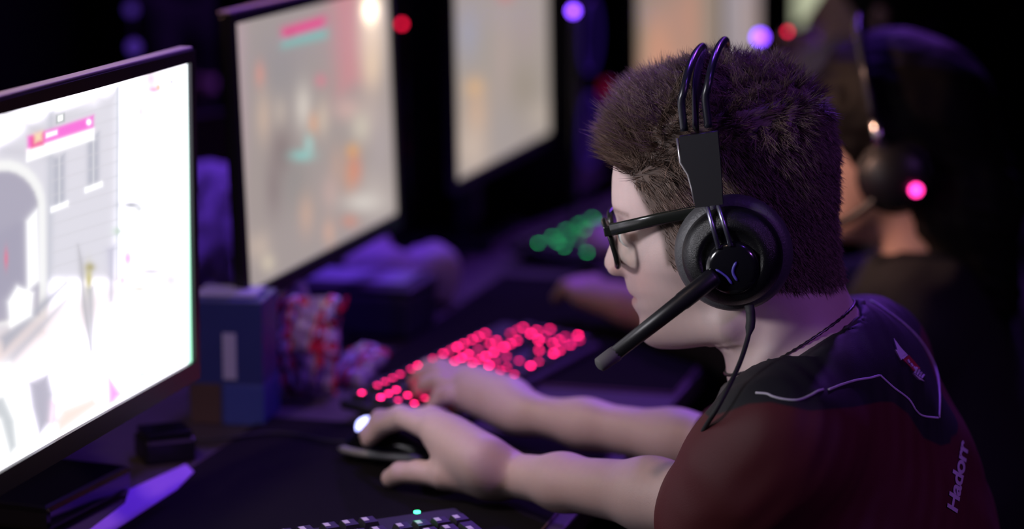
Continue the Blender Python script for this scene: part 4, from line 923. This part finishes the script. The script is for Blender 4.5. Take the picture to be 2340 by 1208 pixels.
# trousers and shoes (below the picture's edge)
M_trouser = mat('trouser_cloth', (0.012, 0.013, 0.018, 1), 0.9)
hip0 = HIP + A3(0.0, 0, -0.02); KN = [hip0 + FBo * 0.42 + RBo * s * 0.11 + A3(0, 0, -0.04) for s in (-1, 1)]
FT = [k + FBo * 0.05 for k in KN]
def trouser_field(P):
    v = None
    for s, k, ft in ((-1, KN[0], FT[0]), (1, KN[1], FT[1])):
        a = chain(P, [hip0 + RBo * s * 0.09, k, A3(ft[0], ft[1], 0.10)], [0.105, 0.070, 0.050], 0.02); v = a if v is None else smin(v, a, 0.03)
    return v
V, F_ = polygonise(trouser_field, np.array(KN + [hip0]).min(0) * A3(1, 1, 0) - A3(.2, .2, -0.05), np.array(KN + [hip0]).max(0) + 0.16, 0.010)
npmesh('trousers', V, F_, M_trouser, pl)
for ft in FT:
    c = A3(ft[0], ft[1], 0.045) + FBo * 0.05
    V, F_ = polygonise(lambda P: np.maximum(ellip(P, c, np.array([FBo, RBo, UZ]), (0.14, 0.05, 0.075)), 0.002 - P[:, 2]), c - 0.17, c + 0.17, 0.008); npmesh('shoe', V, F_, M_blk, pl)

# ---------------------------------------------------------------- glasses
def lens_mat():
    m = bpy.data.materials.new('lens_glass'); m.use_nodes = True; nt = m.node_tree; out = nt.nodes['Material Output']; nt.nodes.remove(nt.nodes['Principled BSDF'])
    t_ = nt.nodes.new('ShaderNodeBsdfTransparent'); t_.inputs['Color'].default_value = (0.86, 0.93, 0.86, 1); g_ = nt.nodes.new('ShaderNodeBsdfGlossy'); g_.inputs['Roughness'].default_value = 0.03
    fr = nt.nodes.new('ShaderNodeFresnel'); fr.inputs['IOR'].default_value = 1.35; mx = nt.nodes.new('ShaderNodeMixShader')
    nt.links.new(fr.outputs[0], mx.inputs[0]); nt.links.new(t_.outputs[0], mx.inputs[1]); nt.links.new(g_.outputs[0], mx.inputs[2]); nt.links.new(mx.outputs[0], out.inputs['Surface'])
    return m
gl = thing('glasses', 'dark framed glasses on the player\'s face', 'glasses', hw(hpx(1400, 540)[0], 0, eye_u))
M_frame = mat('glasses_frame', (0.010, 0.012, 0.010, 1), 0.25); M_lens = lens_mat()
gt = hpx(1386, 492); gb = hpx(1416, 590)              # top and bottom of the front, in the head's plane
for s in (-1, 1):
    N_ = 36; th = np.linspace(0, 2 * math.pi, N_ + 1)[:-1]; lp = []
    for a in th:
        ca, sa = math.cos(a), math.sin(a); x = np.sign(ca) * abs(ca) ** 0.62; y = np.sign(sa) * abs(sa) ** 0.62
        k = (y + 1) / 2; l_ = s * (0.0350 + 0.0255 * x * (0.90 + 0.10 * k)); f_ = gb[0] + (gt[0] - gb[0]) * k - 0.010 * ((abs(l_) - 0.01) / 0.055) ** 2 + 0.000; u_ = gb[2] + (gt[2] - gb[2]) * k
        lp.append(hw(f_, l_, u_))
    tube('rim', lp, 0.0027, M_frame, gl, n=8, closed=True)
    c_ = np.mean(lp, 0); V = lp + [c_]; pmesh('lens', V, [(i, (i + 1) % N_, N_) for i in range(N_)], M_lens, gl)
    hinge = hw(gt[0] - 0.0115, s * 0.064, gt[2] - 0.004)
    e_ = hpx(1610, 478, 0.07)
    bmobj('hinge', box(0.010, 0.004, 0.009, 0.001), M_frame, gl, M=frameM(hw(gt[0] - 0.010, s * 0.0625, gt[2] - 0.005), HF, HL, HU))
    tube('temple', [hinge, hw((hinge - HO) @ HF * 0.5 + e_[0] * 0.5, s * 0.0715, gt[2] * .5 + e_[2] * .5 - 0.001), hw(e_[0], s * 0.0755, e_[2]), hw(e_[0] - 0.02, s * 0.076, e_[2] - 0.004)], [0.0020, 0.0020, 0.0020, 0.0015], M_frame, gl, n=10, flat=2.9, fa=HU)
tube('bridge', [hw(gt[0] + 0.001, -0.0105, gt[2] - 0.010), hw(gt[0] + 0.004, 0, gt[2] - 0.007), hw(gt[0] + 0.001, 0.0105, gt[2] - 0.010)], 0.0022, M_frame, gl, n=8)

# ---------------------------------------------------------------- headset
hs = thing('headset', 'black over-ear headset with boom microphone on the player\'s head', 'headset', hw(-0.005, 0.09, 0))
M_cush = mat('ear_cushion', (0.055, 0.055, 0.060, 1), 0.5, bump=0.25, bscale=500); M_leather = mat('cup_leather', (0.005, 0.005, 0.006, 1), 0.30, bump=0.3, bscale=1300)
M_rod = mat('rod_metal', (0.30, 0.30, 0.40, 1), 0.3, 0.9)
M_edge = mat('edge_metal', (0.42, 0.40, 0.42, 1), 0.3, 0.8)
M_emb = mat('emblem_blue', (0.10, 0.09, 0.42, 1), 0.35)
cupq = hpx(1676, 578, 0.083)
for s in (1, -1):
    o = hw(cupq[0], s * 0.064, cupq[2]); ax = HL * s
    cu_ = lathe('ear_cushion', [(0.020, 0.004), (0.034, 0.000), (0.046, 0.003), (0.0515, 0.010), (0.0525, 0.018), (0.049, 0.026), (0.043, 0.029), (0.030, 0.030)], o, ax, M_cush, hs, n=56, up=HU)
    cp = lathe('ear_cup', [(0.030, 0.022), (0.0435, 0.024), (0.0445, 0.032), (0.043, 0.039), (0.038, 0.0455), (0.030, 0.049), (0.0255, 0.0485), (0.0255, 0.046), (0.018, 0.046)], o, ax, M_leather, hs, n=56, up=HU)
    dk_ = lathe('cap_disc', [(0.012, 0.040), (0.0235, 0.043), (0.0240, 0.047), (0.0225, 0.0505), (0.0175, 0.0525), (0.001, 0.0530)], o - HU * 0.008, ax, M_blkgloss, hs, n=48, up=HU)
    if s == 1:
        face = o - HU * 0.008 + ax * 0.0535
        tube('emblem_stroke', spline([face + HF * 0.0140 + HU * 0.0020, face + HF * 0.0085 - HU * 0.0030, face + HF * 0.0050 - HU * 0.0070, face + HF * 0.0020 - HU * 0.0130], 12), [0.0004] + [0.0012] * 10 + [0.0004], M_emb, dk_, n=6)
        tube('emblem_stroke', spline([face - HF * 0.0050 + HU * 0.0060, face - HF * 0.0015 + HU * 0.0010, face - HF * 0.0005 - HU * 0.0040, face - HF * 0.0030 - HU * 0.0110], 12), [0.0004] + [0.0012] * 10 + [0.0004], M_emb, dk_, n=6)
    # twin rods from the disc up to the slider
    for a, b in (((1642, 568), (1613, 460)), ((1670, 562), (1637, 457))):
        qa, qb = hpx(*a, 0.117), hpx(*b, 0.108); tube('slider_rod', [hw(qa[0], s * 0.1165, qa[2]), hw(qb[0], s * 0.108, qb[2])], 0.0021, M_rod, hs, n=8)
    # slider plate
    pl_px = [(1552, 312), (1640, 300), (1648, 380), (1654, 462), (1592, 470), (1584, 430), (1575, 396), (1558, 368)]
    qs = [hpx(x, y, 0.10) for x, y in pl_px]
    def lat(u): return 0.0985 + 0.0095 * np.clip((qs[0][2] - u) / (qs[0][2] - qs[4][2]), 0, 1)
    outr = [hw(q[0], s * (lat(q[2]) + 0.003), q[2]) for q in qs]; inn = [hw(q[0], s * (lat(q[2]) - 0.006), q[2]) for q in qs]; k = len(qs)
    pmesh('slider', outr + inn, [tuple(range(k)), tuple(range(2 * k - 1, k - 1, -1))] + [(i, i + k, (i + 1) % k + k, (i + 1) % k) for i in range(k)], mat('slider_black', (0.004, 0.004, 0.005, 1), 0.5), hs, smooth=False)
    ed = [hpx(x, y, 0.10) for x, y in ((1547, 316), (1556, 370), (1574, 397), (1583, 428), (1591, 462))]
    tube('slider_trim', [hw(q[0], s * (lat(q[2]) + 0.001), q[2]) for q in ed], 0.0013, M_edge, hs, n=6)
# two head band hoops
def hoop(px_near, label, top_px, r):
    q0 = hpx(*px_near[0], 0.098); q1 = hpx(*px_near[1], 0.095); qt = hpx(*top_px, 0.0); pts = [(q0[0], 0.098, q0[2])]
    for a in np.linspace(0, math.pi, 25):
        ca, sa = math.cos(a), math.sin(a); x = np.sign(ca) * abs(ca) ** 0.8; y = abs(sa) ** 0.8
        pts.append((q1[0] + (qt[0] - q1[0]) * y, 0.0955 * x, q1[2] + (qt[2] - q1[2]) * y))
    pts.append((q0[0], -0.098, q0[2]))
    tube(label, spline([hw(*p) for p in pts], 80), r, M_hoop, hs, n=12)
M_hoop = mat('hoop_plastic', (0.012, 0.012, 0.018, 1), 0.28)
hoop([(1564, 300), (1557, 235)], 'head_band', (1598, 112), 0.0036)
hoop([(1619, 292), (1612, 225)], 'head_band', (1650, 97), 0.0036)
# inner strap resting on the hair
sq0 = hpx(1590, 296, 0.094); stp = hpx(1612, 150, 0.0)
sp_ = [(sq0[0], 0.094, sq0[2]), (sq0[0] + (stp[0] - sq0[0]) * .4, 0.080, sq0[2] + (stp[2] - sq0[2]) * .62), (sq0[0] + (stp[0] - sq0[0]) * .75, 0.048, sq0[2] + (stp[2] - sq0[2]) * .92), (stp[0], 0, stp[2])]
sp_ = sp_ + [(a, -b, c) for a, b, c in sp_[-2::-1]]
tube('head_strap', spline([hw(*p) for p in sp_], 40), 0.014, M_blkmatte, hs, n=12, flat=0.16, fa=HF)
# boom microphone
b0 = hw(*(lambda q: (q[0], 0.118, q[2]))(hpx(1628, 634, 0.118))); b1 = at(1400, 812, 2.125)
def lerp(a, b, t): return a + (b - a) * t
tube('boom', [b0 + (b0 - b1) * 0.03, b0, lerp(b0, b1, .3), lerp(b0, b1, .32), b1], [0.0075, 0.0088, 0.0084, 0.0078, 0.0066], M_blk, hs, n=14)
mt_ = at(1370, 833, 2.12)
tube('microphone_tip', [lerp(b1, mt_, -.3), b1, mt_, lerp(b1, mt_, 1.12)], [0.0071, 0.0072, 0.0066, 0.004], mat('mic_foam', (0.10, 0.10, 0.105, 1), 0.7), hs, n=14)
tube('cable', spline([at(1712, 697, 2.14), at(1716, 730, 2.14), at(1708, 775, 2.13), at(1690, 830, 2.11), at(1664, 885, 2.09), at(1637, 935, 2.085), at(1616, 968, 2.10), at(1598, 1000, 2.13), at(1575, 1050, 2.22), at(1545, 1110, 2.30)], 50), [0.0042] * 4 + [0.0022] * 46, M_blkmatte, hs, n=8)
# thin chain around the neck
M_chain = mat('chain_dark', (0.10, 0.09, 0.10, 1), 0.35, 0.9)
bv_b = BVHTree.FromPolygons([Vector(v) for v in BV], [tuple(f) for f in BFc]); link_pts = []
nc_ = lerp(NECKC, NB, 0.0) + NECKN * 0.006
for a in np.linspace(0, 2 * math.pi, 150)[:-1]:
    d = Vector(e1 * math.cos(a) + HL * math.sin(a)).normalized(); h = bv_b.ray_cast(Vector(nc_) + d * 0.3, -d)[0]
    if h is not None and (np.array(h) - nc_) @ np.array(d) < 0.12: link_pts.append(np.array(h) + np.array(d) * 0.0012)
if len(link_pts) > 20:
    rr = np.array([0.0009 if i % 2 else 0.0017 for i in range(len(link_pts))])
    tag(tube('neck_chain', link_pts, rr, M_chain, None, n=6, closed=True), 'thin dark chain around the player\'s neck', 'necklace')
# ---------------------------------------------------------------- the other players
M_skin2 = mat('skin_far', (0.58, 0.38, 0.32, 1), 0.55, vary=0.06, vscale=60)
M_hair2 = mat('hair_black', (0.006, 0.005, 0.005, 1), 0.6, bump=0.2, bscale=500, spec=0.15)
M_hood = mat('hoodie_black', (0.010, 0.010, 0.012, 1), 0.9, bump=0.4, bscale=120)
M_sleeve = mat('sleeve_lilac', (0.55, 0.45, 0.55, 1), 0.9)
def player(label, head, sh_mid, hands, hyaw, byaw, skinmat, topmat, hairmat, hair_long, group='other players', res=0.0055, elbows=None, tip=0.0):
    """seated figure: skin, top and hair as meshes of their own"""
    Rh, Fh = yawax(hyaw); Rb, Fb = yawax(byaw); head = np.array(head); shm = np.array(sh_mid)
    Fq = Fh * math.cos(tip) - UZ * math.sin(tip); Uq = UZ * math.cos(tip) + Fh * math.sin(tip); AX = np.array([Fq, -Rh, Uq])
    hp = lambda f, l, u: head + Fq * f - Rh * l + Uq * u
    sh = [shm - Rb * 0.165, shm + Rb * 0.165]; hip = shm - Fb * 0.12 + A3(0, 0, -0.47)
    el = elbows or [lerp(s_, h_, 0.5) + A3(0, 0, -0.10) - Fb * 0.02 for s_, h_ in zip(sh, hands)]
    neck0, neck1 = hp(-0.02, 0, -0.06), shm + A3(0, 0, 0.035)
    def skinf(P):
        v = ellip(P, hp(-0.012, 0, 0.030), AX, (0.098, 0.076, 0.092)); v = smin(v, ellip(P, hp(0.030, 0, -0.045), AX, (0.058, 0.055, 0.070)), 0.04)
        v = smin(v, ellip(P, hp(0.060, 0, -0.090), AX, (0.028, 0.028, 0.022)), 0.03); v = smin(v, caps(P, hp(0.092, 0, 0.005), hp(0.108, 0, -0.028), 0.008, 0.012), 0.014)
        v = smin(v, ellip(P, hp(0.086, 0, -0.058), AX, (0.012, 0.022, 0.010)), 0.012)
        for s in (-1, 1):
            v = smax(v, -ellip(P, hp(0.098, s * 0.032, 0.010), AX, (0.016, 0.018, 0.010)), 0.012); v = smin(v, ellip(P, hp(-0.008, s * 0.076, -0.005), AX, (0.016, 0.008, 0.028)), 0.006)
        v = smin(v, caps(P, neck0, neck1, 0.050, 0.058), 0.02)
        for s_, e_, h_ in zip(sh, el, hands):
            d = (h_ - e_) / np.linalg.norm(h_ - e_); sd = np.cross(d, UZ); sd /= np.linalg.norm(sd); w = h_ - d * 0.085
            a = chain(P, [e_, w], [0.034, 0.024]); a = smin(a, caps(P, w, h_ - d * 0.02, 0.024, 0.022), 0.015); a = smin(a, caps(P, w + sd * 0.012, h_ - d * 0.01 + sd * 0.022, 0.018, 0.014), 0.012); a = smin(a, caps(P, w - sd * 0.012, h_ - d * 0.01 - sd * 0.022, 0.018, 0.014), 0.012)
            for k in range(4):
                b0 = h_ - d * 0.012 + sd * (k - 1.5) * 0.0175; L_ = (0.055, 0.066, 0.070, 0.062)[k]
                a = smin(a, chain(P, [b0, b0 + d * L_ * 0.5 + UZ * 0.008, b0 + d * L_ * 0.85 - UZ * 0.012], [0.0105, 0.009, 0.0075]), 0.005)
            a = smin(a, chain(P, [w + sd * 0.02 * (1 if s_ is sh[0] else -1), h_ - d * 0.03 + sd * 0.045 * (1 if s_ is sh[0] else -1), h_ + d * 0.005 + sd * 0.05 * (1 if s_ is sh[0] else -1)], [0.014, 0.0115, 0.009]), 0.008)
            v = smin(v, a, 0.01)
        return v
    def topf(P):
        def sq(p): p = np.atleast_2d(p) - shm; s = p @ Rb; return p - np.outer(s * 0.40, Rb) + shm
        Q = sq(P); v = chain(Q, [sq(shm + A3(0, 0, -0.06))[0], sq(lerp(shm, hip, .5))[0], sq(hip)[0]], [0.105, 0.118, 0.125], 0.05)
        for s_, e_, h_ in zip(sh, el, hands):
            v = smin(v, caps(P, shm + A3(0, 0, 0.0), s_ + A3(0, 0, -0.03), 0.07, 0.062), 0.04)
            v = smin(v, chain(P, [s_ + A3(0, 0, -0.03), e_, lerp(e_, h_, 0.45)], [0.062, 0.052, 0.042], 0.02), 0.03)
        v = v + 0.004 * wob(P, 30, 4)
        return smax(v, -(caps(P, neck0, neck1 + (neck1 - neck0), 0.054, 0.062)), 0.006)
    def hairf(P):
        q = (P - head) @ AX.T
        v = ellip(q, A3(-0.016, 0, 0.038), np.eye(3), (0.112, 0.090, 0.104)) + 0.004 * wob(P, 70, 9)
        face = ellip(q, A3(0.10, 0, -0.055), np.eye(3), (0.085, 0.105, 0.105)); v = smax(v, -face, 0.012)
        if hair_long: v = smin(v, chain(q, [A3(-0.06, 0, 0.03), A3(-0.085, 0, -0.08), A3(-0.10, 0, -0.20)], [0.075, 0.068, 0.05], 0.03) + 0.004 * wob(P, 90, 3), 0.03)
        else: v = smax(v, -0.075 - q[:, 2], 0.02)
        return v
    t = thing('person', label, 'person', A3(hip[0], hip[1], 0.45), group)
    allp = np.array([head + 0.15, head - 0.15, *sh, *el, *hands, hip]); lo_, hi_ = allp.min(0) - 0.14, allp.max(0) + 0.14; lo_[2] = max(lo_[2], 0.45)
    npmesh('body', *polygonise(skinf, lo_, hi_, res), skinmat, t)
    npmesh('top', *polygonise(topf, lo_, hi_, res * 1.4), topmat, t)
    npmesh('hair', *polygonise(hairf, head - 0.34, head + 0.22, res), hairmat, t)
    kn = [hip + Fb * 0.40 + Rb * s * 0.11 for s in (-1, 1)]
    def legf(P): return np.minimum(*[chain(P, [hip + Rb * s * 0.08, k, A3(k[0], k[1], 0.08)], [0.10, 0.07, 0.05], 0.02) for s, k in zip((-1, 1), kn)])
    a = np.array(kn + [hip]); npmesh('trousers', *polygonise(legf, a.min(0) * A3(1, 1, 0) - A3(.2, .2, -0.03), a.max(0) + 0.15, 0.013), M_trouser, t)
    for k in kn:
        c = A3(k[0], k[1], 0.045) + Fb * 0.05
        npmesh('shoe', *polygonise(lambda P: np.maximum(ellip(P, c, np.array([Fb, Rb, UZ]), (0.14, 0.05, 0.075)), 0.002 - P[:, 2]), c - 0.17, c + 0.17, 0.009), M_blk, t)
    return dict(root=t, hp=hp, AX=AX, hip=hip, Fb=Fb, Rb=Rb)
p2h = at(2022, 330, 3.02)
p2 = player('player in black with long dark hair and a headset, behind the young man', p2h, at(2120, 660, 3.06), [desk(1345, 668, 0.045), desk(1400, 545, 0.05)], 10, 20, M_skin2, M_hood, M_hair2, True, elbows=[at(1760, 800, 2.95), at(1800, 700, 3.35)], tip=0.12)
def simple_headset(p, label, cup_px, d, led):
    hp = p['hp']; t = thing('headset', label, 'headset', hp(0, 0.08, 0)); L = p['AX'][1]; U = p['AX'][2]; Fv = p['AX'][0]
    for s in (1, -1):
        o = hp(-0.012, s * 0.074, -0.028)
        lathe('ear_cushion', [(0.02, 0.0), (0.040, 0.0), (0.047, 0.008), (0.045, 0.018), (0.03, 0.02)], o, L * s, M_leather, t, n=32, up=U)
        lathe('ear_cup', [(0.02, 0.012), (0.040, 0.016), (0.041, 0.026), (0.034, 0.036), (0.001, 0.038)], o, L * s, M_blk, t, n=32, up=U)
        tube('slider', [o + L * s * 0.022 + U * 0.03 + Fv * 0.012, o + L * s * 0.020 + U * 0.075 + Fv * 0.018], 0.0065, M_chrome, t, n=10)
    pts = [hp(0.006 + 0.012 * math.sin(a), 0.098 * math.cos(a), 0.045 + 0.105 * math.sin(a)) for a in np.linspace(0, math.pi, 24)]
    tube('head_band', pts, 0.016, M_band, t, n=10, flat=0.35, fa=Fv)
    c = hp(-0.012, 0.114, -0.028)
    lathe('cup_light', [(0.0001, 0.0), (0.0075, 0.0), (0.0070, 0.003), (0.0001, 0.004)], c - Fv * 0.024 - U * 0.014, L, led, t, n=16, up=U)
    tube('boom', spline([c + Fv * 0.02 - U * 0.02 - L * 0.01, c + Fv * 0.06 - U * 0.045 - L * 0.02, c + Fv * 0.105 - U * 0.062 - L * 0.05], 14), 0.0055, M_blk, t, n=8)
    return t
M_chrome = mat('chrome_warm', (0.9, 0.86, 0.82, 1), 0.18, 1.0); M_band = mat('band_gloss', (0.03, 0.03, 0.045, 1), 0.22)
M_ledpink = mat('led_magenta', (0.02, 0.0, 0.01, 1), 0.5, emit=(1.0, 0.03, 0.30, 1), estr=6)
simple_headset(p2, 'black headset with a glowing pink dot on the dark-haired player', None, None, M_ledpink)
p3 = player('player in a lilac top leaning in at the far end, blurred behind the headset', at(2010, 10, 4.0), at(2080, 210, 4.05), [at(1800, 150, 4.1), at(1840, 100, 4.3)], 12, 20, M_skin2, M_sleeve, M_hair2, False, elbows=[at(1930, 150, 4.0), at(1930, 130, 4.35)], res=0.008)
pA = player('person in dark clothes across the tables, open neck seen above the bright monitor', at(395, -150, 5.2), at(392, 5, 5.25), [at(300, 200, 4.9), at(470, 200, 4.9)], 195, 195, M_skin2, M_hood, M_hair2, False, res=0.008)

# ---------------------------------------------------------------- chairs
M_chair = mat('chair_black', (0.012, 0.012, 0.014, 1), 0.45, bump=0.2, bscale=200)
def chair(hip, Fv, Rv, label, bh=0.70):
    z = 0.0; o = A3(hip[0], hip[1], 0) + Fv * 0.08
    t = thing('gaming_chair', label, 'chair', o, 'players\' chairs'); seat_h = max(0.36, hip[2] - 0.125)
    Mf = lambda x, y, zz: frameM(o + Rv * x + Fv * y + UZ * zz, Rv, Fv, UZ)
    bmobj('seat', box(0.50, 0.50, 0.08, 0.03, 3), M_chair, t, M=Mf(0, 0, seat_h - 0.04))
    bmobj('backrest', box(0.46, 0.09, bh, 0.035, 3), M_chair, t, M=Mf(0, -0.33, seat_h + 0.01 + bh / 2))
    for s in (-1, 1):
        bmobj('armrest', box(0.07, 0.24, 0.03, 0.012, 2), M_arm, t, M=Mf(s * 0.29, 0.0, seat_h + 0.20))
        bmobj('armrest_post', box(0.03, 0.04, 0.24, 0.004), M_metal, t, M=Mf(s * 0.29, 0, seat_h + 0.07))
    tube('gas_lift', [o + UZ * 0.08, o + UZ * (seat_h - 0.08)], 0.028, M_metal, t, n=14)
    for k in range(5):
        a = k * 2 * math.pi / 5 + 0.3; e = o + A3(math.cos(a), math.sin(a), 0) * 0.30
        tube('base_arm', [o + UZ * 0.10, e + UZ * 0.065], [0.026, 0.017], M_blk, t, n=8)
        lathe('caster', [(0.001, -0.012), (0.024, -0.012), (0.026, 0), (0.024, 0.012), (0.001, 0.012)], e + UZ * 0.027, A3(-math.sin(a), math.cos(a), 0), M_blk, t, n=14)
    return t
M_arm = mat('armrest_grey', (0.16, 0.15, 0.19, 1), 0.5)
chair(HIP, FBo, RBo, 'black gaming chair under the young man in the maroon jersey', bh=0.30)
chair(p2['hip'], p2['Fb'], p2['Rb'], 'black gaming chair with grey armrests under the dark-haired player')
chair(p3['hip'], p3['Fb'], p3['Rb'], 'black gaming chair at the far end under the lilac-clad player')
chair(pA['hip'], pA['Fb'], pA['Rb'], 'black gaming chair across the tables under the person in dark clothes')

# ---------------------------------------------------------------- small LED lights, each on an added stalk and foot
def led_on_stalk(p, r, material, label):
    f = A3(p[0], p[1], DESK) ; t = thing('led_on_stalk', label, 'lamp', f, 'small LEDs on added stalks')
    lathe('foot', [(0.001, 0.0), (0.022, 0.0), (0.020, 0.006), (0.004, 0.009)], f + UZ * 0.0005, UZ, M_blk, t, n=16, up=(0, 1, 0))
    tube('stalk', [f + UZ * 0.006, p - UZ * r], 0.0022, M_blk, t, n=6)
    lathe('bulb', [(r * math.sin(a), -r * math.cos(a)) for a in np.linspace(0.03, math.pi - 0.03, 8)], p, UZ, material, t, n=12, up=(0, 1, 0))
led_on_stalk(at(1310, 25, 3.55), 0.007, M_ledviolet, 'small violet LED on an added stalk right of the third monitor')
led_on_stalk(at(1737, 85, 3.75), 0.009, M_ledviolet, 'small violet LED on an added stalk right of the pale grey monitor')
led_on_stalk(at(1932, 35, 4.75), 0.012, M_ledviolet, 'small violet lamp on a stalk left of the lilac-clad player\'s face')
led_on_stalk(at(1800, 72, 3.6), 0.0035, M_ledmaroon, 'tiny dark red lamp on a stalk above the crown of the player\'s hair')
M_leddim = mat('led_violet_dim', (0.02, 0.0, 0.04, 1), 0.5, emit=(0.20, 0.08, 0.9, 1), estr=0.22); M_reddim = mat('led_red_dim', (0.02, 0.0, 0.0, 1), 0.5, emit=(1.0, 0.01, 0.10, 1), estr=0.10)
led_on_stalk(at(300, 22, 3.9), 0.010, M_leddim, 'dim violet LED on an added stalk above the bright monitor, upper of two')
led_on_stalk(at(306, 108, 3.5), 0.011, M_leddim, 'dim violet lamp on a stalk just over the bright monitor\'s top edge')
led_on_stalk(at(1388, 205, 4.6), 0.018, M_reddim, 'dim red lamp on a stalk in front of the player\'s curl of hair')
